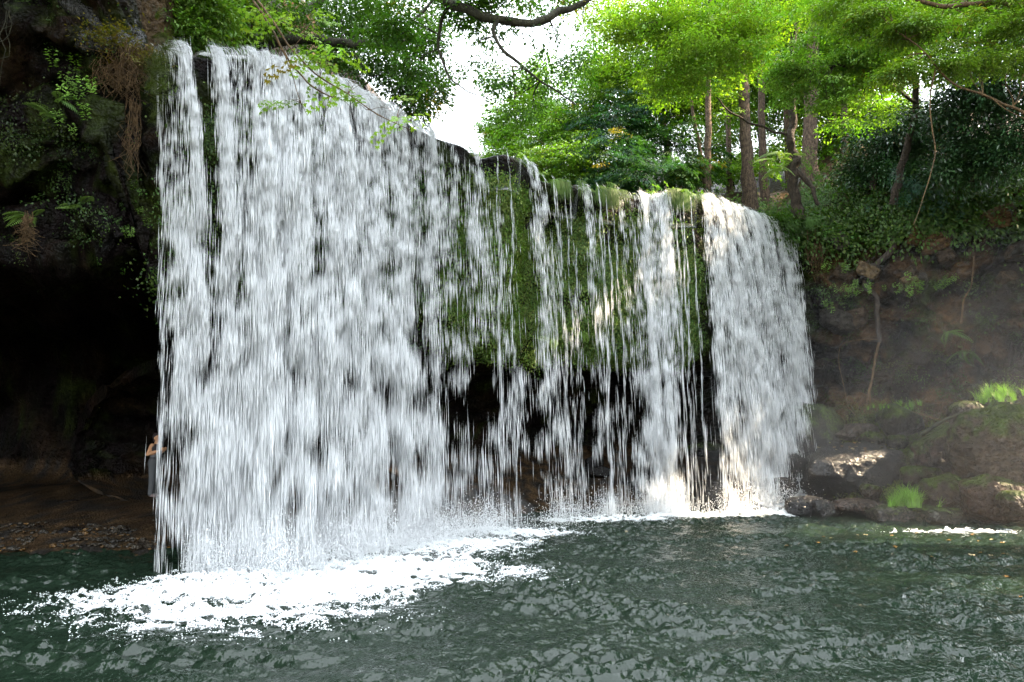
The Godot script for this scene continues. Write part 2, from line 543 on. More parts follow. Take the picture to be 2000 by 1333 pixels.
# one run of strands between two places on the lip; each strand is a thin spindle along its path
func strands(x0: float, x1: float, count: int, seed_: int, threads := []) -> ArrayMesh:
	rng.seed = seed_
	var v := PackedVector3Array()
	var n := PackedVector3Array()
	var ix := PackedInt32Array()
	v.resize(count * 5)
	n.resize(count * 5)
	ix.resize(count * 18)
	var k := 0
	var tries := 0
	while k < count and tries < count * 24:
		tries += 1
		var x := rng.randf_range(x0, x1)
		var y := rng.randf_range(0.0, 9.25)
		var jitter := 1.0
		if threads.size():
			var pick := mini(int(pow(rng.randf(), 1.5) * threads.size()), threads.size() - 1)
			x = threads[(pick * 3) % threads.size()] + rng.randfn(0, 0.006) * (1.0 + (9.2 - y) * 0.25) + 0.05 * na.get_noise_2d(y * 0.35, pick * 7.0)
			var b := 0.62 + 0.5 * na.get_noise_2d(x * 9.0, y * 1.3)
			if rng.randf() > b: continue
			jitter = 0.35
		else:
			var flow := table(FLOW, x)
			var drop := 9.2 - y
			if x > -6.2 and x < -4.9: flow = lerpf(flow, maxf(flow, 0.82), smoothstep(1.5, 4.5, drop))   # the parted streams spread and meet
			var column := nb.get_noise_2d(x * 1.5 + 4.0, y * 0.06) * 0.9
			var streamer := na.get_noise_2d(x * 4.6, y * 0.16 + 3.0) * 0.7 + nb.get_noise_2d(x * 13.0, y * 0.3) * 0.5
			var slow := lerpf(2.3, 0.85, smoothstep(0.0, 6.0, drop))
			var clump := nb.get_noise_2d(x * 5.5 + 0.35 * na.get_noise_2d(x * 2.0, y), y * slow) * 0.7 + na.get_noise_2d(x * 15.0, y * slow * 2.1) * 0.55
			var a := flow * 1.25 - 0.62 + 0.34 * column + 0.55 * streamer + 0.9 * clump * smoothstep(-0.2, 1.2, drop)
			a += 0.45 * flow * (1.0 - smoothstep(0.1, 0.8, drop))
			a = clampf(a, 0.02 * flow, 1.0)
			if rng.randf() > a * a * a: continue
		var t := sqrt(2.0 * (9.25 - y) / 9.8)
		var out := fall_out(x)
		var p := lip_at(x)
		var v0 := (0.62 - 0.15 * (1.0 - smoothstep(-6.4, -5.0, x)) - 0.32 * smoothstep(-4.2, -2.6, x) * (1.0 - smoothstep(-0.7, 0.2, x)) + 0.25 * na.get_noise_2d(x * 3.0, y * 0.7) + rng.randfn(0, 0.1)) * jitter + (0.2 if jitter < 1.0 else 0.0)
		var side := Vector3(out.z, 0, -out.x) * -1.0
		var spill := 0.0
		if x > -1.5 and x < -0.6 and jitter == 1.0:
			spill = 1.15 * (1.0 - exp(-t * t / 0.4)) * smoothstep(-1.25, -0.8, x)
		var at := p + out * (v0 * t + 0.04) + Vector3(0, y + 0.07 * nb.get_noise_2d(x * 2.6, 1.0), 0) + Vector3(1, 0, 0.25) * spill + out * 0.12 * na.get_noise_2d(x * 3.5, 8.0)
		at.x += 0.29 * t * (1.0 - smoothstep(-6.3, -4.6, x))
		at += side * rng.randfn(0, (0.02 + 0.02 * t) if jitter == 1.0 else 0.004)
		var dir := (out * v0 + Vector3(0, -9.8 * t - 0.25, 0) + Vector3(spill * 0.4, 0, 0)).normalized()
		if y > 9.0: dir = (out * 1.0 + Vector3(0, -9.8 * t, 0)).normalized()
		var long := rng.randf_range(0.06, 0.16) + 0.2 * t * rng.randf()
		if rng.randf() < 0.08: long *= 2.4
		var r := rng.randf_range(0.0022, 0.005)
		var u := dir.cross(Vector3(0.3, 0.1, 0.95)).normalized()
		var w := dir.cross(u)
		var a0 := rng.randf() * TAU
		var b := k * 5
		v[b] = at - dir * long
		n[b] = -dir
		v[b + 4] = at + dir * long
		n[b + 4] = dir
		for q in 3:
			var an := a0 + q * TAU / 3.0
			var d := u * cos(an) + w * sin(an)
			v[b + 1 + q] = at + dir * long * 0.3 + d * r
			n[b + 1 + q] = d
		var c := k * 18
		for q in 3:
			var e := b + 1 + q
			var f := b + 1 + (q + 1) % 3
			ix[c] = b; ix[c + 1] = e; ix[c + 2] = f
			ix[c + 3] = e; ix[c + 4] = b + 4; ix[c + 5] = f
			c += 6
		k += 1
	v.resize(k * 5)
	n.resize(k * 5)
	ix.resize(k * 18)
	return arrays(v, n, ix)

func build_falls() -> void:
	var w := thing("waterfall", "broad white curtain of water falling in front of the dark cave mouth", "waterfall")
	meta(part("falling_strands", strands(-6.62, -0.6, 84000, 21), M.fall, w), "", "", "", "stuff")
	w = thing("waterfall", "slender streams running down the mossy hollow between the broad falls", "waterfall")
	meta(part("falling_strands", strands(-0.6, 2.9, 4200, 22), M.fall, w), "", "", "", "stuff")
	for e in [[[-0.42, -0.13, 0.83, 1.02, 1.1, 1.37, 1.58], "fine threads of water dripping over the mossy hollow", 1300], [[2.39, 2.47, 2.62, 2.86], "fine threads of water under the thick hanging grass tuft", 800], [[4.84, 4.95, 5.03, 5.22], "fine threads of water under the bushy grass tuft", 800], [[-6.5, -6.56, -6.64], "single falling drips beside the edge of the broad curtain", 330]]:
		w = thing("water_threads", e[1], "waterfall")
		meta(part("falling_strands", strands(0, 1, e[2], 25 + e[2], e[0]), M.fall, w), "", "", "", "stuff")
	w = thing("waterfall", "narrow white fall between two grass tufts on the lip", "waterfall")
	meta(part("falling_strands", strands(2.9, 4.85, 13500, 23), M.fall, w), "", "", "", "stuff")
	w = thing("waterfall", "bluish white fall spilling onto boulders beside the wooded bank", "waterfall")
	meta(part("falling_strands", strands(5.3, 9.65, 37000, 24), M.fall, w), "", "", "", "stuff")


# foam lies on the pool in lacy rafts round the foot of the falls
func foam_at(x: float, z: float) -> float:
	var f := 0.0
	for e in FOAM:
		var d := Vector2((x - e[0]) / e[2], (z - e[1]) / e[3])
		f = maxf(f, e[4] * (1.0 - d.length()))
	return f

const FOAM := [[-4.1, -10.5, 2.3, 1.8, 1.35], [-2.9, -10.4, 2.6, 1.6, 1.35], [-1.9, -11.6, 2.4, 1.6, 1.25], [-1.0, -13.6, 2.0, 1.7, 1.15], [0.1, -15.4, 2.2, 1.2, 0.95], [2.4, -17.5, 3.0, 0.8, 0.9], [4.6, -18.3, 2.8, 0.7, 1.0], [7.0, -18.8, 2.2, 0.8, 1.1], [-5.0, -9.6, 2.3, 1.4, 0.85], [-3.4, -8.9, 3.0, 1.4, 0.85], [-0.8, -11.2, 2.4, 1.4, 0.62], [9.9, -15.6, 2.0, 0.28, 0.85], [12.0, -15.4, 2.0, 0.2, 0.65]]

func foam_cover(x: float, z: float) -> float:
	var f := foam_at(x, z)
	if f <= 0.0: return 0.0
	var wx := x + 0.3 * na.get_noise_2d(x * 1.3, z * 1.3)
	var wz := z + 0.3 * nb.get_noise_2d(x * 1.3, z * 1.3)
	var web := 1.0 - absf(nf.get_noise_2d(wx * 1.2, wz * 1.8)) * 5.0
	var web2 := 1.0 - absf(na.get_noise_2d(wx * 2.0 + 9.0, wz * 3.2)) * 3.4
	var lace := maxf(web, web2) * 0.4 + nf.get_noise_2d(wx * 1.1, wz * 1.7) * 0.45
	return smoothstep(0.3, 1.2, f * 1.15 + lace)

func build_foam() -> void:
	# bubbles: each a little white dome on the water
	rng.seed = 51
	var at := []
	while at.size() < 300000:
		var e = FOAM[rng.randi() % FOAM.size()]
		var a := rng.randf() * TAU
		var q := sqrt(rng.randf())
		var x: float = e[0] + cos(a) * q * e[2]
		var z: float = e[1] + sin(a) * q * e[3]
		var c := foam_cover(x, z)
		if rng.randf() > pow(c, 2.4): continue
		var r := rng.randf_range(0.6, 1.3) * lerpf(0.0045, 0.013, c)
		var lift := c * (0.05 * nf.get_noise_2d(x * 4.0, z * 4.0) + 0.04 * rng.randf())
		at.append(Transform3D(Basis(Vector3.UP, rng.randf() * TAU).scaled(Vector3(r, r * 0.8, r)), Vector3(x, wave(x, z) + maxf(lift, 0.0), z)))
	var dome := SphereMesh.new()
	dome.radius = 1.0
	dome.height = 1.0
	dome.is_hemisphere = true
	dome.radial_segments = 5
	dome.rings = 1
	var o := copies("foam", dome, M.foam, at, [], self)
	meta(o, "white foam of fine bubbles spreading over the pool at the foot of the falls", "foam", "", "stuff")
	# spray: fine drops thrown up where the water strikes
	rng.seed = 61
	at = []
	for k in 150000:
		var x := -6.3 + 16.0 * rng.randf()
		var flow := table(FLOW, x)
		if rng.randf() > flow * (1.0 if x < -0.6 else 0.6): continue
		var p := lip_at(x) + fall_out(x) * (0.7 + absf(rng.randfn(0, 0.55)) - 0.2 * rng.randf())
		p.y = absf(rng.randfn(0, 0.38)) * (0.6 + 0.4 * flow)
		var r := rng.randf_range(0.003, 0.008)
		p.x += 0.46 * (1.0 - smoothstep(-6.3, -4.6, x))
		at.append(Transform3D(Basis.from_euler(Vector3(rng.randf() * 6, rng.randf() * 6, 0)).scaled(Vector3(r, r * 1.6, r)), p))
	var st := SphereMesh.new()
	st.radius = 1.0
	st.height = 2.0
	st.radial_segments = 5
	st.rings = 2
	var s2 := copies("spray", st, M.fall, at, [], self)
	meta(s2, "fine white spray drifting above the foam", "spray", "", "stuff")

# ------------------------------------------------------------------ rocks
# An angular stone: a ball cut by planes, roughened. size = half extents.
func rock_mesh(sd: int, size: Vector3, cuts := 9, rough := 0.06, base := Color(0.045, 0.038, 0.033), moss := 0.0, extra := [], rings := 22, boxy := 0.0) -> ArrayMesh:
	var r := RandomNumberGenerator.new()
	r.seed = sd
	var planes := []
	for k in cuts:
		planes.append([Vector3(r.randfn(), r.randfn(), r.randfn()).normalized(), r.randf_range(0.62, 0.95)])
	if boxy > 0.0:
		for k in 6:
			var ax := Vector3.ZERO
			ax[k % 3] = 1.0 if k < 3 else -1.0
			planes.append([(ax + Vector3(r.randfn(), r.randfn(), r.randfn()) * 0.18).normalized(), boxy * r.randf_range(0.85, 1.15)])
	for e in extra: planes.append([e[0].normalized(), e[1]])
	var seg := rings * 2
	var v := PackedVector3Array()
	var c := PackedColorArray()
	var off := Vector3(sd * 3.7, sd * 1.3, 0)
	for i in seg + 1:
		for j in rings + 1:
			var a := TAU * (i % seg) / seg
			var b := PI * j / rings
			var d := Vector3(sin(b) * cos(a), cos(b), sin(b) * sin(a))
			var q := 1.0
			for p in planes:
				var k: float = d.dot(p[0])
				if k > 0.05: q = minf(q, p[1] / k)
			q *= 1.0 + rough * (nf.get_noise_3dv(d * 1.6 + off) * 1.6 + 0.5 * nb.get_noise_3dv(d * 5.0 + off))
			v.append(d * q * size)
			var g := 0.8 + 0.7 * nf.get_noise_3dv(d * 2.5 + off)
			var col := base * g
			if moss > 0.0:
				var m := smoothstep(0.0, 0.12, d.y * 0.8 - 0.55 + moss * 0.8 + 0.55 * nf.get_noise_3dv(d * 2.2 + off) + 0.25 * nb.get_noise_3dv(d * 9.0 + off))
				col = col.lerp(Color(0.065, 0.1, 0.018) * g, m)
			col.a = 1.0
			c.append(col)
	var nu := seg + 1
	var nv := rings + 1
	var n := grid_normals(v, nu, nv)
	for k in n.size():
		if n[k].length() < 0.5: n[k] = v[k].normalized()
		if n[k].dot(v[k]) < 0: n[k] = -n[k]
	for j in nv:   # close the seam
		var m := (n[j] + n[(nu - 1) * nv + j]).normalized()
		n[j] = m
		n[(nu - 1) * nv + j] = m
	for i in nu:
		n[i * nv] = Vector3.UP
		n[i * nv + nv - 1] = Vector3.DOWN
	var ix := grid_index(nu, nv)
	ix.reverse()
	return arrays(v, n, ix, c)

func boulder(called: String, label: String, at: Vector3, size: Vector3, sd: int, m: Material, opts := {}) -> MeshInstance3D:
	var o := single(called, rock_mesh(sd, size, opts.get("cuts", 9), opts.get("rough", 0.06), opts.get("base", Color(0.045, 0.038, 0.033)), opts.get("moss", 0.0), opts.get("extra", []), opts.get("rings", 22), opts.get("boxy", 0.8)), m, label, "rock" if called != "boulder" else "boulder", at, opts.get("group", ""))
	o.rotation = opts.get("turn", Vector3.ZERO)
	return o

func build_rocks() -> void:
	var wet := Color(0.04, 0.036, 0.034)
	boulder("boulder", "large dark boulder with a flat wet top strewn with fallen leaves", Vector3(9.67, 1.07, -19.60), Vector3(1.75, 1.05, 1.15), 41, M.wet, {"base": wet, "cuts": 6, "rough": 0.08, "boxy": 0.72, "rings": 40, "extra": [[Vector3(-0.1, 1, 0.12), 0.58], [Vector3(-0.45, -0.75, 0.6), 0.62], [Vector3(0.7, -0.3, 0.6), 0.72], [Vector3(-1, 0.15, 0.2), 0.9]], "turn": Vector3(0.12, 0, 0.06)})
	boulder("boulder", "low glistening wet rock at the waterline in front of the large flat-topped boulder", Vector3(7.74, 0.19, -18.50), Vector3(0.55, 0.34, 0.4), 42, M.wet, {"base": wet, "cuts": 12})
	boulder("boulder", "rounded glistening wet rock wedged against the low waterline rock", Vector3(8.22, 0.18, -18.30), Vector3(0.52, 0.32, 0.45), 43, M.wet, {"base": wet, "cuts": 10})
	boulder("boulder", "squat brown rock ringed by white water below the boulder's overhang", Vector3(7.78, 0.52, -20.20), Vector3(0.66, 0.42, 0.5), 44, M.wet, {"base": Color(0.06, 0.045, 0.035)})
	boulder("boulder", "wedge-shaped wet rock right under the falling water behind the flat-topped boulder", Vector3(8.38, 1.10, -21.00), Vector3(0.85, 0.55, 0.7), 45, M.wet, {"base": wet, "extra": [[Vector3(-0.6, 0.8, 0.1), 0.5]]})
	boulder("boulder", "domed rock veiled in splashing white water at the pool edge", Vector3(6.00, 0.26, -19.90), Vector3(1.05, 0.75, 0.8), 46, M.wet, {"base": wet, "rough": 0.04, "cuts": 4, "boxy": 0.0})
	boulder("boulder", "small dark stone in the foam beside the domed rock", Vector3(6.62, 0.11, -19.40), Vector3(0.38, 0.28, 0.3), 47, M.wet, {"base": wet})
	boulder("boulder", "dark upright rock at the pool edge next to the domed rock", Vector3(5.03, 0.40, -20.40), Vector3(0.5, 0.5, 0.5), 48, M.wet, {"base": wet})
	boulder("boulder", "mossy conical rock that the bluish fall streams over", Vector3(9.56, 1.85, -22.00), Vector3(1.1, 1.5, 0.9), 49, M.wet, {"base": wet, "moss": 0.35, "cuts": 5, "rough": 0.08, "boxy": 0.0})
	boulder("boulder", "boulder capped with thick bright moss on the bank slope", Vector3(11.62, 2.43, -20.60), Vector3(0.72, 0.62, 0.7), 50, M.rock, {"moss": 0.45, "cuts": 7, "extra": [[Vector3(0.5, 0.8, 0.3), 0.7]]})
	boulder("boulder", "pale grey stone lying under the cliff beside the moss-capped boulder", Vector3(10.69, 2.13, -21.30), Vector3(0.8, 0.35, 0.5), 51, M.rock, {"base": Color(0.12, 0.1, 0.085)})
	boulder("boulder", "small round stone with green moss below the moss-capped boulder", Vector3(11.28, 1.89, -20.20), Vector3(0.32, 0.25, 0.3), 52, M.rock, {"moss": 0.5})
	boulder("boulder", "dark stone between the flat-topped and moss-capped boulders", Vector3(10.73, 1.88, -20.50), Vector3(0.4, 0.3, 0.4), 53, M.rock, {"moss": 0.2})
	boulder("boulder", "long brown boulder leaning down the bank below a mossy root", Vector3(11.85, 1.78, -18.90), Vector3(1.15, 0.62, 0.8), 54, M.rock, {"base": Color(0.075, 0.05, 0.04), "moss": 0.1, "turn": Vector3(0, 0, 0.5)})
	boulder("boulder", "huge moss-covered mound of rock at the side of the pool", Vector3(12.43, 1.68, -17.20), Vector3(1.5, 1.2, 1.1), 55, M.rock, {"base": Color(0.07, 0.05, 0.035), "moss": 0.3, "cuts": 6, "rough": 0.1, "rings": 30, "boxy": 0.0})
	boulder("boulder", "dark brown boulder at the waterline under the moss-covered mound", Vector3(11.53, 0.65, -16.60), Vector3(0.85, 0.62, 0.7), 56, M.rock, {"base": Color(0.07, 0.045, 0.035), "moss": 0.05})
	boulder("boulder", "smooth mossy-topped boulder between the grass tuft and the brown waterline boulder", Vector3(10.88, 0.64, -17.40), Vector3(0.75, 0.5, 0.6), 57, M.rock, {"base": Color(0.06, 0.045, 0.035), "moss": 0.3, "cuts": 5, "boxy": 0.0})
	boulder("boulder", "low flat stone at the waterline carrying the bright grass tuft", Vector3(9.46, 0.14, -17.40), Vector3(0.72, 0.3, 0.5), 58, M.wet, {"base": Color(0.06, 0.05, 0.04), "moss": 0.2})
	boulder("boulder", "low stone half under water beside the grass tuft stone", Vector3(10.41, 0.20, -17.00), Vector3(0.7, 0.28, 0.5), 59, M.wet, {"base": Color(0.05, 0.045, 0.03), "moss": 0.3})
	boulder("boulder", "sunlit flat ledge stone at the waterline beside the big boulder's foot", Vector3(9.02, 0.25, -18.20), Vector3(0.75, 0.22, 0.5), 60, M.wet, {"base": Color(0.09, 0.06, 0.045)})
	var rub := 70
	for e in [[Vector3(11.17, 0.47, -16.80), 0.3, "stone beside the brown boulder at the waterline"], [Vector3(11.34, 1.30, -19.40), 0.4, "stone between the flat-topped boulder and the long leaning one"], [Vector3(10.98, 0.94, -18.60), 0.45, "dark stone tucked under the long leaning boulder"], [Vector3(12.48, 2.58, -18.60), 0.5, "stone on the slope above the mossy mound"], [Vector3(11.50, 0.58, -15.90), 0.35, "stone at the water's edge in front of the mossy mound"], [Vector3(9.69, 0.58, -18.80), 0.25, "little stone at the foot of the flat-topped boulder"]]:
		boulder("boulder", e[2], e[0], Vector3(e[1] * 1.3, e[1], e[1]), rub, M.rock, {"base": Color(0.06, 0.045, 0.035), "moss": 0.25, "rings": 14})
		rub += 1
	# stones on the sand behind the thin streams
	for e in [[Vector3(2.67, 1.12, -22.60), 0.34, 0.3, "round black stone on the sand behind the thin streams"], [Vector3(1.98, 0.88, -22.00), 0.3, 0.36, "pair-topped black stone low on the sand behind the thin streams"], [Vector3(2.71, 0.87, -22.20), 0.6, 0.2, "long flat black stone on the sand behind the thin streams"], [Vector3(4.17, 0.85, -22.40), 0.4, 0.42, "tall black stone on the sand behind the narrow fall"], [Vector3(3.57, 0.59, -21.80), 0.2, 0.15, "little black stone beside the tall stone on the sand"], [Vector3(4.21, 0.49, -21.00), 0.75, 0.3, "broad dark stone at the sand's edge behind the narrow fall"], [Vector3(6.50, 1.50, -23.40), 0.8, 0.3, "flat mossy green slab jutting out of the wall behind the falls"]]:
		boulder("rock", e[3], e[0], Vector3(e[1], e[2], e[1] * 0.7), rub, M.wet, {"base": Color(0.025, 0.024, 0.025), "moss": 0.5 if "mossy" in e[3] else 0.0, "rings": 16, "boxy": 0.0})
		rub += 1
	boulder("rock", "single dark stone lying on the sand inside the cave", Vector3(-11.15, 0.36, -17.6), Vector3(0.34, 0.17, 0.22), 95, M.rock, {"base": Color(0.03, 0.026, 0.024)})
	boulder("rock", "low dark stone at the edge of the pebble beach", Vector3(-9.0, 0.2, -14.2), Vector3(0.3, 0.17, 0.2), 96, M.rock, {"base": Color(0.03, 0.026, 0.024)})
	boulder("rock", "small stone among the pebbles of the cave beach", Vector3(-9.9, 0.2, -14.6), Vector3(0.16, 0.12, 0.14), 97, M.rock, {"base": Color(0.03, 0.026, 0.024)})
	# blocks weathering out of the cliff: pieces of the cliff itself
	var cliff := get_node("cliff")
	var kinds := []
	for k in 5:
		kinds.append(rock_mesh(200 + k, Vector3(0.7, 0.7, 0.55), 5, 0.05, [Color(0.17, 0.1, 0.045), Color(0.13, 0.115, 0.1), Color(0.2, 0.14, 0.075), Color(0.1, 0.07, 0.045), Color(0.08, 0.07, 0.06)][k], 0.0, [], 14, 0.5))
	for e in [[Vector3(10.75, 8.22, -21.78), 0.75], [Vector3(10.80, 7.48, -21.70), 0.6], [Vector3(11.28, 7.80, -21.30), 0.7], [Vector3(11.56, 6.99, -21.00), 0.6], [Vector3(12.45, 8.16, -20.20), 0.7], [Vector3(12.81, 7.97, -19.80), 0.75], [Vector3(12.85, 7.32, -19.70), 0.7], [Vector3(13.14, 8.33, -19.45), 0.6], [Vector3(13.40, 8.39, -19.15), 0.7], [Vector3(13.24, 8.85, -19.38), 0.45], [Vector3(13.68, 8.55, -18.80), 0.8], [Vector3(13.90, 8.56, -18.50), 0.7], [Vector3(14.02, 8.35, -18.30), 0.6], [Vector3(12.17, 7.01, -20.40), 0.5], [Vector3(12.58, 6.68, -19.95), 0.55], [Vector3(13.77, 7.47, -18.55), 0.6], [Vector3(13.49, 7.12, -18.90), 0.5], [Vector3(13.98, 7.84, -18.30), 0.7], [Vector3(11.15, 5.73, -21.30), 0.9], [Vector3(10.55, 5.15, -21.80), 0.9], [Vector3(11.90, 5.94, -20.60), 0.7], [Vector3(13.88, 9.11, -18.60), 0.5], [Vector3(14.07, 8.86, -18.30), 0.5]]:
		var p := nearest(e[0])
		var o := part("rock_block", kinds[rng.randi() % 5], M.rock, cliff)
		o.position = p[0] - p[1] * 0.12 * e[1]
		o.rotation = Vector3(rng.randf() * 6, rng.randf() * 6, rng.randf() * 6)
		o.scale = Vector3(1.25, 1.0, 1.1) * e[1]
	for e in [[Vector3(-7.49, 9.25, -11.00), 1.1, 0.45], [Vector3(-7.02, 8.81, -11.00), 0.55, 0.35]]:   # grey wet slabs in the overhang
		var p := nearest(e[0])
		var o := part("wet_slab", rock_mesh(230 + int(e[1] * 100), Vector3(e[1], e[2], 0.5), 16, 0.12, Color(0.06, 0.06, 0.06), 0.0, [], 22), M.wet, cliff)
		o.position = p[0] - p[1] * 0.3
		o.rotation = Vector3(0.25, 0.1, -0.55)
	# pebbles of the cave beach
	rng.seed = 31
	var at := []
	var tint := []
	for k in 5200:
		var i := int(lip_index(rng.randf_range(-15.0, -6.2)))
		var o := -rng.randf_range(1.25, 3.4)
		var p := LP[i] + LN[i] * o
		if na.get_noise_2d(p.x * 0.8, p.z * 0.8) + (o + 2.2) * 0.5 < -0.25: continue
		p.y = ground_y(p) + 0.005
		var s := rng.randf_range(0.015, 0.05) * (2.2 if rng.randf() < 0.08 else 1.0)
		at.append(Transform3D(Basis.from_euler(Vector3(rng.randf() * 6, rng.randf() * 6, rng.randf() * 6)).scaled(Vector3(s, s * 0.6, s)), p))
		var g := rng.randf_range(0.5, 1.6)
		tint.append(Color(0.08, 0.065, 0.045) * g if rng.randf() < 0.85 else Color(0.28, 0.15, 0.04))
	var peb := copies("pebbles", rock_mesh(300, Vector3.ONE, 8, 0.05, Color(1, 1, 1), 0.0, [], 5), M.wet, at, tint, self)
	meta(peb, "wet pebbles and grit along the cave beach", "pebbles", "", "stuff")

func ground_y(p: Vector3) -> float:
	var best := 1e9
	var y := 0.0
	var i0 := int(lip_index(p.x))
	for i in range(maxi(i0 - 30, 0), mini(i0 + 30, NU), 3):
		for j in range(FLOOR_ROW, NV, 2):
			var q := CP[i * NV + j]
			var d := (q.x - p.x) * (q.x - p.x) + (q.z - p.z) * (q.z - p.z)
			if d < best:
				best = d
				y = q.y
	return y

# the point of the cliff nearest to p, and its normal
func nearest(p: Vector3) -> Array:
	var best := 1e9
	var at := 0
	for i in range(0, NU, 2):
		if absf(LS[i] - p.x) > 4.0: continue
		for j in range(10, NV, 2):
			var d := CP[i * NV + j].distance_squared_to(p)
			if d < best:
				best = d
				at = i * NV + j
	return [CP[at], CN[at]]

# ------------------------------------------------------------------ leaves
var SPRAY := {}

# one leaf: a folded blade; lobes > 1 makes a palmate leaf
func add_leaf(v: PackedVector3Array, n: PackedVector3Array, at: Vector3, dir: Vector3, up: Vector3, long: float, wide: float, lobes := 1) -> void:
	var side := dir.cross(up).normalized()
	var nn := side.cross(dir).normalized()
	for k in lobes:
		var a := (k - (lobes - 1) * 0.5) * 0.75
		var d := (dir * cos(a) + side * sin(a)).normalized()
		var s := (side * cos(a) - dir * sin(a)).normalized()
		var l := long * (1.0 - 0.16 * absf(k - (lobes - 1) * 0.5))
		var m := at + d * l * 0.45
		var tip := at + d * l - nn * l * 0.18
		var e := s * wide * 0.5 + nn * wide * 0.18
		var f := -s * wide * 0.5 + nn * wide * 0.18
		for p in [at, m + f, tip, at, tip, m + e]:
			v.append(p)
			n.append(nn)

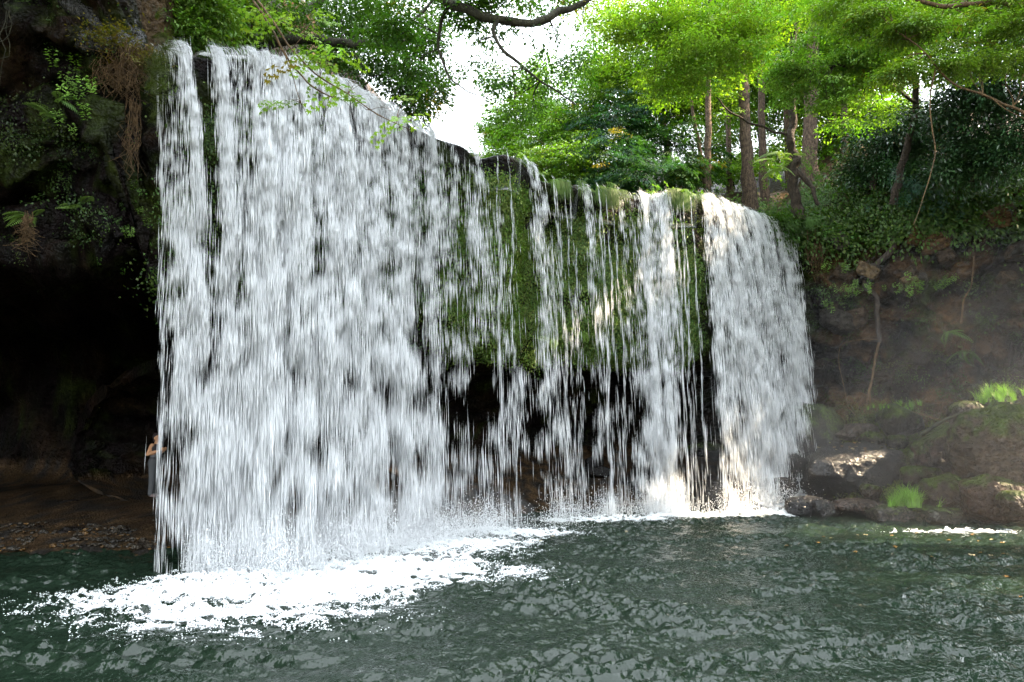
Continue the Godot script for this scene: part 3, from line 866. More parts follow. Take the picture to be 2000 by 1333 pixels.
func spray_mesh(kind: String, sd: int) -> ArrayMesh:
	var r := RandomNumberGenerator.new()
	r.seed = sd
	var v := PackedVector3Array()
	var n := PackedVector3Array()
	match kind:
		"maple":     # flat tier of fine leaves
			for k in 52:
				var a := r.randf() * TAU
				var q := sqrt(r.randf()) * 0.5
				var p := Vector3(cos(a) * q, r.randfn(0, 0.035) - q * q * 0.35, sin(a) * q * 0.8)
				add_leaf(v, n, p, Vector3(cos(a + r.randfn(0, 0.7)), -0.35 + r.randfn(0, 0.25), sin(a + r.randfn(0, 0.7))).normalized(), Vector3(r.randfn(0, 0.3), 1, r.randfn(0, 0.3)).normalized(), r.randf_range(0.075, 0.125), r.randf_range(0.04, 0.062))
		"lobed":     # palmate leaves on one twig
			for k in 16:
				var x := k / 16.0 * 0.6
				var s := 1.0 if k % 2 else -1.0
				add_leaf(v, n, Vector3(x, r.randfn(0, 0.02) - x * x * 0.25, s * r.randf_range(0.02, 0.12)), Vector3(0.7, -0.3 + r.randfn(0, 0.2), s * r.randf_range(0.5, 1.0)).normalized(), Vector3(r.randfn(0, 0.35), 1, r.randfn(0, 0.35)).normalized(), r.randf_range(0.065, 0.095), 0.03, 5)
		"broad":     # ball of pointed oval leaves
			for k in 56:
				var d := Vector3(r.randfn(), r.randfn() * 0.7, r.randfn()).normalized()
				var p := d * pow(r.randf(), 0.5) * 0.4
				add_leaf(v, n, p, (d + Vector3(0, -0.3, 0)).normalized(), (d + Vector3(r.randfn(0, 0.5), 0.8, r.randfn(0, 0.5))).normalized(), r.randf_range(0.08, 0.13), r.randf_range(0.035, 0.055))
		"cedar":     # drooping feathery conifer twig
			for k in 70:
				var x := r.randf() * 0.75
				var w := (0.8 - x) * 0.4
				var z := r.randf_range(-w, w)
				add_leaf(v, n, Vector3(x, -x * x * 0.5 + r.randfn(0, 0.02), z), Vector3(0.8, -0.5 + r.randfn(0, 0.2), signf(z) * 0.7).normalized(), Vector3(r.randfn(0, 0.3), 1, 0).normalized(), r.randf_range(0.07, 0.13), 0.022)
		"frond":     # one arching fern frond, 1 long
			for k in 17:
				var t := (k + 1.5) / 18.5
				var w := sin(PI * pow(t, 0.75)) * 0.24 + 0.02
				var p := Vector3(t, 0.32 * t - 0.62 * t * t, 0)
				for s in [-1.0, 1.0]:
					add_leaf(v, n, p, Vector3(0.4, -0.15 - 0.3 * t, s).normalized(), Vector3(-0.1, 1, 0), w, 0.055)
		"grass":     # a tuft of arching blades, 1 high
			for k in 42:
				var a := r.randf() * TAU
				var lean := r.randf_range(0.15, 0.75)
				var h := r.randf_range(0.6, 1.1)
				var p0 := Vector3(cos(a), 0, sin(a)) * r.randf() * 0.16
				var d := Vector3(cos(a), 0, sin(a))
				var s := Vector3(-sin(a), 0, cos(a)) * 0.012
				var prev := p0
				for q in 4:
					var t0 := q / 4.0
					var t1 := (q + 1) / 4.0
					var p := p0 + d * lean * t1 * t1 * h + Vector3(0, h * (t1 - lean * 0.75 * t1 * t1), 0)
					var w0 := s * (1.0 - t0 * 0.8)
					var w1 := s * (1.0 - t1 * 0.8)
					var nn := (p - prev).cross(s).normalized()
					if nn.y < 0: nn = -nn
					for e in [prev - w0, p - w1, p + w1, prev - w0, p + w1, prev + w0]:
						v.append(e)
						n.append(nn)
					prev = p
		"drape":     # blades that spring outward along z and hang down
			for k in 30:
				var x0 := r.randfn(0, 0.07)
				var l := r.randf_range(0.55, 1.15)
				var reach := r.randf_range(0.18, 0.5)
				var s := Vector3(0.011, 0, 0)
				var prev := Vector3(x0, 0, 0)
				for q in 5:
					var t0 := q / 5.0
					var t1 := (q + 1) / 5.0
					var p := Vector3(x0 + r.randfn(0, 0.012) + x0 * t1, l * (0.42 * t1 - 1.1 * t1 * t1), reach * (t1 - 0.35 * t1 * t1))
					var nn := s.cross(p - prev).normalized()
					if nn.z < 0: nn = -nn
					for e in [prev - s * (1.0 - t0 * 0.8), p - s * (1.0 - t1 * 0.8), p + s * (1.0 - t1 * 0.8), prev - s * (1.0 - t0 * 0.8), p + s * (1.0 - t1 * 0.8), prev + s * (1.0 - t0 * 0.8)]:
						v.append(e)
						n.append(nn)
					prev = p
		"creeper":   # small leaves flat against a wall; y is away from the wall
			for k in 46:
				var p := Vector3(r.randfn(0, 0.16), r.randf_range(0.01, 0.09), r.randfn(0, 0.16))
				add_leaf(v, n, p, Vector3(r.randfn(0, 0.6), r.randfn(0, 0.3), 1.0).normalized(), Vector3(r.randfn(0, 0.4), 1, r.randfn(0, 0.4)).normalized(), r.randf_range(0.035, 0.07), r.randf_range(0.022, 0.04))
		"herb":      # upright leafy stems
			for k in 30:
				var a := k * 2.4
				var h := r.randf()
				var q := 0.04 + 0.16 * h
				add_leaf(v, n, Vector3(cos(a) * q * 0.6, h * 0.6, sin(a) * q * 0.6), Vector3(cos(a), 0.15, sin(a)).normalized(), Vector3(r.randfn(0, 0.2), 1, r.randfn(0, 0.2)).normalized(), r.randf_range(0.1, 0.17), r.randf_range(0.05, 0.08))
	# wind the faces so that they agree with their normals
	for k in range(0, v.size(), 3):
		if (v[k + 2] - v[k]).cross(v[k + 1] - v[k]).dot(n[k]) < 0:
			var t := v[k + 1]
			v[k + 1] = v[k + 2]
			v[k + 2] = t
	return arrays(v, n, PackedInt32Array(range(v.size())))

func make_sprays() -> void:
	for kind in ["maple", "lobed", "broad", "cedar", "frond", "grass", "creeper", "herb", "drape"]:
		SPRAY[kind] = [spray_mesh(kind, 400), spray_mesh(kind, 401)]

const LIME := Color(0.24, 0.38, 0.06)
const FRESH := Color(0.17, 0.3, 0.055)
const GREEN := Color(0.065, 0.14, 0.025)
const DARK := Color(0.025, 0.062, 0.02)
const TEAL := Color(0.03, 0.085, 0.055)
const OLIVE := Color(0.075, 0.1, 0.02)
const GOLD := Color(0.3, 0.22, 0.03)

# leaf sprays filling rounded clumps: each clump is [centre, radius, how flat, how many]
func crown(parent: Node3D, kind: String, clumps: Array, color: Color, sd: int, size := 1.0, material: Material = null, called := "crown", vary := 0.3, thin := 0.7) -> void:
	rng.seed = sd
	var at := [[], []]
	var tint := [[], []]
	for c in clumps:
		var count := int(c[3] * thin)
		for k in count:
			var d: Vector3 = Vector3(rng.randfn(), rng.randfn(), rng.randfn()).normalized() * pow(rng.randf(), 0.42) * c[1]
			d.y *= c[2]
			if kind == "maple": d.y = lerpf(d.y, snappedf(d.y, 0.55), 0.7) - 0.06 * Vector2(d.x, d.z).length_squared() / maxf(c[1], 0.3)
			var p: Vector3 = c[0] + d
			if nf.get_noise_3dv(p * 0.5) < (-0.1 if kind == "maple" else -0.2): continue
			var yaw := rng.randf() * TAU
			if kind == "cedar" or kind == "lobed": yaw = atan2(-d.z, d.x) + rng.randfn(0, 0.7)
			var b := Basis(Vector3.UP, yaw) * Basis.from_euler(Vector3(rng.randfn(0, 0.22), 0, rng.randfn(0, 0.22)))
			var s := size * rng.randf_range(0.7, 1.35)
			var w := k % 2
			at[w].append(Transform3D(b.scaled(Vector3.ONE * s), p - parent.position))
			var g := maxf(0.45, 1.0 + rng.randfn(0, vary))
			var t := Color(color.r * g * rng.randf_range(0.85, 1.2), color.g * g, color.b * g * rng.randf_range(0.7, 1.3))
			if rng.randf() < 0.012: t = GOLD
			tint[w].append(t)
	for w in 2:
		if at[w].size():
			var o := copies(called, SPRAY[kind][w], material if material else M.leaf, at[w], tint[w], parent)
			meta(o, "", "", "", "stuff")

func limb(parent: Node3D, called: String, pts: Array, r0: float, r1: float, m: Material, wander := 0.06, sides := 8) -> Array:
	var path := smooth_path(pts, 6, wander)
	var local := path.map(func(p): return p - parent.position)
	part(called, tube(local, taper(local.size(), r0, r1), sides, 0.25), m, parent)
	return path

# thin twigs from a limb out to each clump of leaves
func twigs(parent: Node3D, path: Array, clumps: Array, m: Material, r := 0.02) -> void:
	for c in clumps:
		var from: Vector3 = path[0]
		for p in path:
			if p.distance_to(c[0]) < from.distance_to(c[0]): from = p
		for k in 3:
			var to: Vector3 = c[0] + Vector3(rng.randfn(0, 0.5), rng.randfn(0, 0.25), rng.randfn(0, 0.5)) * c[1]
			var mid: Vector3 = from.lerp(to, 0.5) + Vector3(rng.randfn(0, 0.12), 0.12, rng.randfn(0, 0.12)) * c[1]
			var way := smooth_path([from - parent.position, mid - parent.position, to - parent.position], 4, 0.05)
			part("twig", tube(way, taper(way.size(), r, r * 0.25), 5), m, parent)

func build_trees() -> void:
	make_sprays()
	var t: Node3D
	var way: Array
	var c: Array
	# --- behind the lip of the broad curtain
	t = thing("evergreen_tree", "leaning evergreen tree with a thick mossy limb stretched above the curtain's lip", "tree", Vector3(-6.95, 11.48, -16.50))
	limb(t, "trunk", [Vector3(-8.13, 10.70, -16.60), Vector3(-7.48, 11.62, -16.50), Vector3(-6.37, 12.52, -16.60), Vector3(-5.19, 13.56, -17.00), Vector3(-4.25, 15.03, -17.50)], 0.17, 0.1, M.mossy_bark)
	way = limb(t, "limb", [Vector3(-6.92, 11.67, -16.40), Vector3(-6.20, 11.83, -16.20), Vector3(-5.36, 11.91, -16.00), Vector3(-4.44, 11.79, -15.90), Vector3(-3.40, 11.66, -15.80), Vector3(-2.66, 11.79, -15.90)], 0.13, 0.09, M.mossy_bark)
	limb(t, "limb", [Vector3(-3.02, 11.68, -15.80), Vector3(-2.67, 12.09, -15.90), Vector3(-2.31, 12.56, -16.00), Vector3(-1.93, 13.11, -16.00)], 0.06, 0.03, M.mossy_bark)
	limb(t, "limb", [Vector3(-3.93, 11.74, -15.90), Vector3(-3.74, 11.17, -15.70), Vector3(-3.40, 10.72, -15.60), Vector3(-3.15, 10.72, -15.60), Vector3(-2.49, 10.64, -15.70)], 0.035, 0.012, M.mossy_bark)
	c = [[Vector3(-5.42, 12.74, -16.50), 1.1, 0.6, 70], [Vector3(-3.97, 12.74, -16.50), 1.0, 0.6, 80], [Vector3(-3.28, 11.15, -15.90), 0.7, 0.6, 60], [Vector3(-2.64, 10.62, -15.90), 0.5, 0.7, 40], [Vector3(-4.54, 11.51, -16.30), 0.7, 0.5, 40], [Vector3(-3.23, 13.07, -16.80), 0.9, 0.6, 60], [Vector3(-2.24, 12.04, -16.50), 0.6, 0.7, 50], [Vector3(-2.13, 11.08, -16.80), 0.5, 0.9, 45], [Vector3(-2.55, 10.17, -16.20), 0.4, 0.8, 30]]
	crown(t, "broad", c, GREEN, 501)
	twigs(t, way, c, M.mossy_bark)
	t = thing("evergreen_tree", "dense dark green tree growing close behind the cave's overhanging rock", "tree", Vector3(-8.00, 10.80, -15.50))
	limb(t, "trunk", [Vector3(-7.99, 10.67, -15.50), Vector3(-7.98, 11.91, -15.60), Vector3(-8.31, 13.67, -15.80)], 0.2, 0.12, M.mossy_bark)
	crown(t, "broad", [[Vector3(-7.56, 11.54, -15.00), 0.9, 0.8, 150], [Vector3(-6.95, 12.11, -15.50), 1.0, 0.8, 150], [Vector3(-7.86, 12.57, -15.00), 1.2, 0.8, 120], [Vector3(-6.41, 12.57, -15.00), 1.2, 0.7, 110], [Vector3(-6.45, 10.69, -14.20), 0.6, 0.6, 60], [Vector3(-7.06, 10.59, -12.90), 0.5, 0.9, 70], [Vector3(-6.60, 10.21, -12.90), 0.55, 0.8, 80], [Vector3(-6.36, 10.95, -13.20), 0.7, 0.8, 100], [Vector3(-6.86, 11.15, -12.90), 0.7, 0.8, 80]], FRESH * 0.75, 502)
	t = thing("evergreen_tree", "tall dark tree farther behind the curtain's lip with sky showing through", "tree", Vector3(-8.40, 15.81, -24.00))
	limb(t, "trunk", [Vector3(-8.37, 15.20, -24.00), Vector3(-8.56, 17.44, -24.00), Vector3(-8.98, 20.78, -24.00)], 0.22, 0.1, M.bark)
	crown(t, "broad", [[Vector3(-8.49, 18.26, -24.00), 2.2, 0.8, 120], [Vector3(-6.72, 17.03, -24.00), 1.6, 0.8, 90], [Vector3(-9.98, 17.03, -24.00), 1.6, 0.8, 90], [Vector3(-4.82, 18.49, -25.00), 2.0, 0.7, 110], [Vector3(-3.20, 18.07, -25.00), 1.5, 0.7, 70], [Vector3(-11.92, 19.59, -26.00), 2.5, 0.9, 120]], DARK, 503, 1.3)
	# --- overhanging limb at the top of the gap of sky
	t = thing("maple_tree", "maple whose crooked bare limb hangs across the gap of sky", "tree", Vector3(-3.79, 11.67, -13.00))
	limb(t, "trunk", [Vector3(-7.6, 9.5, -13.8), Vector3(-7.4, 13.0, -13.4), Vector3(-3.95, 13.49, -13.40), Vector3(-2.57, 12.16, -13.20), Vector3(-1.80, 11.34, -13.10)], 0.24, 0.12, M.mossy_bark, 0.0)
	way = limb(t, "limb", [Vector3(-1.80, 11.34, -13.10), Vector3(-1.25, 10.94, -13.00), Vector3(-0.42, 10.59, -13.00), Vector3(0.52, 10.59, -13.10), Vector3(1.01, 10.94, -13.30), Vector3(1.64, 11.39, -13.60), Vector3(2.61, 12.38, -14.00)], 0.12, 0.05, M.mossy_bark)
	way += limb(t, "limb", [Vector3(-0.29, 10.57, -13.00), Vector3(-0.39, 10.26, -12.90), Vector3(-0.15, 9.77, -12.80), Vector3(0.41, 9.28, -12.80), Vector3(0.87, 9.01, -12.90), Vector3(1.28, 8.74, -13.00)], 0.05, 0.012, M.mossy_bark, 0.03)
	way += limb(t, "limb", [Vector3(-1.57, 10.29, -13.60), Vector3(-1.39, 9.83, -13.50), Vector3(-1.22, 9.44, -13.40), Vector3(-0.74, 9.16, -13.40)], 0.03, 0.012, M.mossy_bark, 0.03)
	way += limb(t, "limb", [Vector3(-1.25, 10.94, -13.00), Vector3(-1.50, 10.68, -13.40), Vector3(-1.57, 10.29, -13.60)], 0.045, 0.03, M.mossy_bark, 0.03)
	c = [[Vector3(-1.06, 10.90, -13.20), 0.55, 0.5, 60], [Vector3(-0.42, 11.16, -13.00), 0.7, 0.5, 70], [Vector3(-1.52, 10.46, -13.60), 0.5, 0.6, 50], [Vector3(-0.15, 9.12, -12.90), 0.45, 0.6, 42], [Vector3(0.41, 9.34, -13.00), 0.4, 0.6, 22], [Vector3(-0.69, 9.94, -13.30), 0.5, 0.5, 24], [Vector3(0.75, 10.11, -13.40), 0.6, 0.5, 14], [Vector3(-2.00, 10.10, -14.00), 0.6, 0.5, 40], [Vector3(-2.58, 10.93, -14.00), 0.7, 0.5, 60], [Vector3(0.11, 8.77, -13.40), 0.45, 0.5, 18], [Vector3(-2.19, 11.62, -13.60), 0.9, 0.5, 80], [Vector3(0.90, 11.41, -14.00), 0.8, 0.5, 50], [Vector3(0.11, 10.57, -13.60), 0.6, 0.5, 30], [Vector3(-0.54, 10.57, -13.40), 0.6, 0.5, 50], [Vector3(1.11, 9.99, -14.00), 0.7, 0.6, 45], [Vector3(1.50, 11.18, -14.40), 0.8, 0.6, 40], [Vector3(-1.33, 10.10, -14.00), 0.5, 0.5, 30]]
	crown(t, "maple", c, GREEN * 1.25, 504, 0.8)
	twigs(t, way, c, M.mossy_bark, 0.014)
	# --- foliage hanging in front of the broad curtain
	t = thing("maple_tree", "young maple dangling reddish twigs and bright leaves in front of the curtain", "tree", Vector3(-5.6, 11.6, -10.8))
	limb(t, "trunk", [Vector3(-6.9, 10.4, -11.0), Vector3(-6.2, 11.4, -10.7), Vector3(-4.76, 10.01, -10.30), Vector3(-4.11, 9.05, -9.80)], 0.07, 0.03, M.root, 0.0)
	way = limb(t, "branch", [Vector3(-4.11, 9.05, -9.80), Vector3(-3.65, 8.35, -9.50), Vector3(-3.26, 7.67, -9.30), Vector3(-2.88, 7.18, -9.10), Vector3(-2.49, 6.90, -9.00)], 0.022, 0.008, M.root, 0.02)
	way += limb(t, "branch", [Vector3(-3.95, 8.91, -9.60), Vector3(-3.35, 8.01, -9.20), Vector3(-2.86, 7.35, -9.00), Vector3(-2.25, 6.89, -8.90), Vector3(-1.68, 6.52, -8.90), Vector3(-1.36, 6.37, -8.90)], 0.018, 0.005, M.root, 0.02)
	way += limb(t, "branch", [Vector3(-3.29, 7.71, -9.30), Vector3(-3.12, 7.31, -9.20), Vector3(-2.98, 6.92, -9.20), Vector3(-2.90, 6.73, -9.20)], 0.009, 0.003, M.root, 0.02)
	c = [[Vector3(-3.09, 8.45, -9.40), 0.36, 0.6, 20], [Vector3(-2.72, 7.93, -9.20), 0.3, 0.6, 18], [Vector3(-3.28, 8.15, -9.30), 0.25, 0.6, 8], [Vector3(-2.50, 7.43, -9.00), 0.28, 0.6, 12], [Vector3(-2.82, 7.33, -9.10), 0.3, 0.6, 9], [Vector3(-2.42, 6.90, -9.00), 0.32, 0.5, 9], [Vector3(-3.05, 6.89, -9.20), 0.25, 0.6, 5], [Vector3(-1.96, 6.70, -8.90), 0.25, 0.5, 6], [Vector3(-2.12, 7.15, -8.90), 0.25, 0.5, 6], [Vector3(-1.54, 6.41, -8.90), 0.22, 0.6, 5], [Vector3(-2.58, 6.69, -9.10), 0.3, 0.5, 6], [Vector3(-3.51, 8.56, -9.50), 0.25, 0.5, 8], [Vector3(-1.44, 6.88, -9.10), 0.15, 0.5, 2]]
	crown(t, "lobed", c, LIME, 505, 0.68, null, "crown", 0.25, 1.7)
	twigs(t, way, c, M.root, 0.005)
	# --- pale trees across the gap
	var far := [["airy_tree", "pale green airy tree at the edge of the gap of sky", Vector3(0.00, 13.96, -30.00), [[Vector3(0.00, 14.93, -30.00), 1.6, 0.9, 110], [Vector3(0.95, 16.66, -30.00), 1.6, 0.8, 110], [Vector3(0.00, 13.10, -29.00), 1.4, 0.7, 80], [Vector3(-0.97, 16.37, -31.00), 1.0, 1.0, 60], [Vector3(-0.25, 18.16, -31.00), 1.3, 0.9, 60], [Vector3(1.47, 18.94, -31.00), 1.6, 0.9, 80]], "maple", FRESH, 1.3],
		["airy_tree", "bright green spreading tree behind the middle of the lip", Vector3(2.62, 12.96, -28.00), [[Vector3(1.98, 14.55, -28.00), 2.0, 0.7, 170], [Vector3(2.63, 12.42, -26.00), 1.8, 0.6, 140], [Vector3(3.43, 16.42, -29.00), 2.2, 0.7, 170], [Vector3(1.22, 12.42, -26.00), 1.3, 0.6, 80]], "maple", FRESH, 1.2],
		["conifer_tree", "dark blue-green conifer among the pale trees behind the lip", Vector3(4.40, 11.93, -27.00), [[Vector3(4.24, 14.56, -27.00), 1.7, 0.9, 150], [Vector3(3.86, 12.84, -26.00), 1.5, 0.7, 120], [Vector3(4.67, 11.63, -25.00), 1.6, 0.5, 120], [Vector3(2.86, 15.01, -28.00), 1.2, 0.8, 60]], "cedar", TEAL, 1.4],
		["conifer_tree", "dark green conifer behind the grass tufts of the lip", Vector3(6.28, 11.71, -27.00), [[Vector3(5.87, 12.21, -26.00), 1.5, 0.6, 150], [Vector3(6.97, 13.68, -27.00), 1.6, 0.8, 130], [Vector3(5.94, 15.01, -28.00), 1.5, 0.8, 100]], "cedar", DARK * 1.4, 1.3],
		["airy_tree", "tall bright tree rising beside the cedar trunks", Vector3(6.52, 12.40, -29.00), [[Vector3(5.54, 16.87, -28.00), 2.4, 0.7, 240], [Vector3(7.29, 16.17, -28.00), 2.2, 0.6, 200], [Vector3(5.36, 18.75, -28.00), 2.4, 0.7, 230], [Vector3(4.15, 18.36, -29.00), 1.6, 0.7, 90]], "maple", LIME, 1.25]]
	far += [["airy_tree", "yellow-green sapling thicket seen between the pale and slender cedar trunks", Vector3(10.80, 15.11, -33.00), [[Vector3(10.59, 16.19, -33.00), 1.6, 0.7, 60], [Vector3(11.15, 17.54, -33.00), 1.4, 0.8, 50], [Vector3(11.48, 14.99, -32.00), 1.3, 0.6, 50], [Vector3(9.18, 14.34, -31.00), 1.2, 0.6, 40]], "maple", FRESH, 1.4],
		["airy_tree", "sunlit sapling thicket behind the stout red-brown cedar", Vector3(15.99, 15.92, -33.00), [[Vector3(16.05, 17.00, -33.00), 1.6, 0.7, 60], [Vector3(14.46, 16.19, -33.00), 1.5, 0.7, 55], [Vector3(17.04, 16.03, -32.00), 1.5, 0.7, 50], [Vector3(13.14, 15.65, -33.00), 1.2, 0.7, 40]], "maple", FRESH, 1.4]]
	var sd := 520
	for e in far:
		t = thing(e[0], e[1], "tree", e[2])
		var top: Vector3 = e[2]
		for q in e[3]: top.y = maxf(top.y, q[0].y)
		var foot: Vector3 = e[2]
		foot.y = 9.0
		way = limb(t, "trunk", [foot, foot.lerp(top, 0.5) + Vector3(0.3, 0, 0), top], 0.16, 0.04, M.bark, 0.1)
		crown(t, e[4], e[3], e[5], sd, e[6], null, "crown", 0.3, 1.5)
		twigs(t, way, e[3], M.bark, 0.03)
		sd += 1
	# --- cedars on the bank
	var trunks := [["slender reddish cedar trunk standing just behind the lip's last grass tuft", Vector3(7.42, 10.82, -25.00), Vector3(7.85, 17.94, -25.50), 0.15, 0.12], ["straight pale cedar trunk with smooth bark on the bank", Vector3(9.71, 12.47, -27.00), Vector3(9.84, 20.17, -27.60), 0.3, 0.22], ["dim cedar trunk close beside the pale smooth one", Vector3(10.91, 12.92, -28.50), Vector3(11.25, 20.57, -29.00), 0.2, 0.16], ["stout red-brown cedar trunk with fibrous bark uphill", Vector3(12.48, 13.10, -27.50), Vector3(13.29, 20.91, -28.00), 0.38, 0.26], ["thin grey cedar trunk uphill of the stout red-brown one", Vector3(15.28, 14.57, -30.00), Vector3(15.74, 22.04, -30.50), 0.17, 0.14], ["dark slanting cedar trunk leaning on the slender reddish one", Vector3(7.58, 11.13, -25.60), Vector3(7.24, 15.29, -26.20), 0.11, 0.08], ["thin dark cedar trunk between the pale and slender ones", Vector3(10.25, 13.84, -31.00), Vector3(10.58, 21.60, -31.50), 0.16, 0.12], ["far cedar trunk half hidden by maple leaves on the hillside", Vector3(13.47, 14.73, -32.00), Vector3(13.83, 23.32, -32.50), 0.18, 0.14]]
	for e in trunks:
		t = thing("cedar_tree", e[0], "tree", e[1])
		var top: Vector3 = e[2] + (e[2] - e[1]).normalized() * 5.0
		limb(t, "trunk", [e[1] - Vector3(0, 1.5, 0), e[1], e[1].lerp(e[2], 0.5), e[2], top], e[3] * 1.15, e[4] * 0.6, M.cedar_bark, 0.03, 10)
		var cl := []
		for k in 5: cl.append([e[2].lerp(top, k / 4.0) + Vector3(rng.randfn(0, 0.5), 0.3, rng.randfn(0, 0.5)), 1.8, 0.5, 45])
		crown(t, "cedar", cl, DARK * 1.5, sd, 1.5)
		sd += 1
	# --- bright maples over the bank
	t = thing("maple_tree", "maple with a twisted grey trunk on the bank above the bluish fall", "tree", Vector3(9.59, 9.52, -22.30))
	limb(t, "trunk", [Vector3(9.68, 9.20, -22.30), Vector3(9.60, 9.65, -22.30), Vector3(9.41, 10.59, -22.20), Vector3(9.64, 11.31, -22.20), Vector3(9.39, 11.99, -22.10), Vector3(9.53, 12.95, -22.00), Vector3(9.22, 14.23, -21.50), Vector3(9.42, 15.56, -21.00)], 0.2, 0.1, M.bark, 0.08, 10)
	way = limb(t, "limb", [Vector3(9.48, 10.95, -22.20), Vector3(9.84, 10.52, -22.00), Vector3(9.98, 10.01, -21.80), Vector3(10.13, 9.57, -21.80)], 0.1, 0.06, M.bark)
	way += limb(t, "limb", [Vector3(9.39, 12.08, -22.10), Vector3(8.30, 12.40, -22.00), Vector3(7.45, 12.86, -22.00), Vector3(6.95, 13.40, -22.00)], 0.05, 0.02, M.bark)
	way += limb(t, "limb", [Vector3(9.22, 14.23, -21.50), Vector3(7.68, 14.37, -20.50), Vector3(6.07, 14.42, -20.00), Vector3(4.64, 14.59, -20.00)], 0.07, 0.03, M.bark)
	c = [[Vector3(6.41, 14.93, -20.00), 1.8, 0.5, 300], [Vector3(4.81, 15.10, -20.00), 1.6, 0.5, 240], [Vector3(5.57, 13.74, -20.00), 1.5, 0.5, 220], [Vector3(3.61, 14.90, -20.50), 1.3, 0.5, 130], [Vector3(7.34, 14.03, -20.50), 1.2, 0.5, 130], [Vector3(4.99, 13.43, -21.00), 1.3, 0.5, 130], [Vector3(3.03, 15.92, -21.00), 1.4, 0.5, 110], [Vector3(8.22, 15.42, -20.50), 1.4, 0.5, 170]]
	crown(t, "maple", c, LIME, 540, 0.95)
	twigs(t, way, c, M.bark, 0.02)
	t = thing("maple_tree", "spreading maple with tiers of bright green leaves above the bank", "tree", Vector3(11.85, 10.10, -20.00))
	way = limb(t, "trunk", [Vector3(11.88, 9.18, -20.60), Vector3(12.03, 10.22, -20.30), Vector3(12.16, 11.99, -19.50), Vector3(11.37, 13.36, -18.50), Vector3(10.78, 15.23, -18.00)], 0.13, 0.07, M.bark, 0.06)
	way += limb(t, "limb", [Vector3(12.16, 11.99, -19.50), Vector3(10.00, 12.15, -18.00), Vector3(8.57, 11.98, -17.40), Vector3(7.37, 11.72, -17.20)], 0.06, 0.02, M.bark)
	way += limb(t, "limb", [Vector3(11.37, 13.36, -18.50), Vector3(9.67, 13.37, -17.50), Vector3(8.19, 13.34, -17.00)], 0.05, 0.02, M.bark)
	c = [[Vector3(7.73, 11.83, -17.40), 0.95, 0.5, 170], [Vector3(8.81, 12.21, -17.30), 1.1, 0.45, 220], [Vector3(7.60, 13.13, -17.60), 1.0, 0.5, 150], [Vector3(8.73, 13.34, -17.00), 1.3, 0.5, 240], [Vector3(10.05, 12.62, -17.50), 1.2, 0.5, 220], [Vector3(8.72, 11.45, -17.80), 1.0, 0.4, 140], [Vector3(9.97, 11.70, -18.00), 1.1, 0.45, 170], [Vector3(10.67, 13.52, -17.50), 1.2, 0.5, 190], [Vector3(7.96, 11.40, -18.00), 0.6, 0.4, 60], [Vector3(10.05, 11.02, -18.80), 0.9, 0.4, 70]]
	crown(t, "maple", c, FRESH * 1.1, 541, 0.85)
	twigs(t, way, c, M.bark, 0.018)
	t = thing("maple_tree", "maple reaching in over the pool from the bank with a long drooping orange-brown twig", "tree", Vector3(12.6, 8.9, -13.2))
	limb(t, "trunk", [Vector3(15.5, 9.0, -16.8), Vector3(14.4, 11.5, -14.6), Vector3(10.92, 11.31, -12.50)], 0.2, 0.12, M.bark, 0.0)
	way = limb(t, "limb", [Vector3(10.92, 11.31, -12.50), Vector3(9.74, 10.28, -12.00), Vector3(8.82, 10.12, -11.80), Vector3(7.92, 9.95, -11.60), Vector3(7.24, 9.94, -11.40)], 0.07, 0.03, M.root, 0.03)
	way += limb(t, "limb", [Vector3(9.98, 7.71, -12.00), Vector3(9.20, 8.06, -11.80), Vector3(8.52, 8.20, -11.60), Vector3(7.76, 8.34, -11.40), Vector3(7.45, 8.62, -11.30), Vector3(7.14, 8.89, -11.20), Vector3(6.76, 9.18, -11.20)], 0.03, 0.01, M.root, 0.02)
	limb(t, "twig", [Vector3(7.45, 8.62, -11.30), Vector3(7.30, 8.10, -11.30), Vector3(7.28, 7.49, -11.30), Vector3(7.31, 7.03, -11.30), Vector3(7.17, 6.57, -11.30), Vector3(7.00, 6.12, -11.30), Vector3(6.84, 5.76, -11.30)], 0.016, 0.005, M.root, 0.015, 6)
	limb(t, "twig", [Vector3(8.57, 8.20, -11.60), Vector3(8.87, 7.96, -11.60), Vector3(9.17, 7.77, -11.60)], 0.014, 0.008, M.root, 0.015, 6)
	c = [[Vector3(6.51, 9.67, -11.60), 0.6, 0.5, 90], [Vector3(7.11, 9.35, -11.40), 0.6, 0.5, 110], [Vector3(7.98, 9.47, -11.60), 0.65, 0.5, 110], [Vector3(8.87, 9.59, -11.80), 0.7, 0.5, 120], [Vector3(6.82, 8.52, -11.30), 0.45, 0.5, 60], [Vector3(7.61, 8.67, -11.40), 0.4, 0.5, 55], [Vector3(9.29, 8.99, -11.80), 0.6, 0.5, 90], [Vector3(8.44, 8.89, -11.80), 0.5, 0.5, 50], [Vector3(6.07, 10.10, -11.80), 0.5, 0.5, 50], [Vector3(8.36, 10.30, -11.80), 0.8, 0.5, 110], [Vector3(9.63, 10.13, -12.00), 0.8, 0.5, 110]]
	crown(t, "maple", c, LIME * 0.75, 542, 0.62)
	twigs(t, way, c, M.root, 0.01)
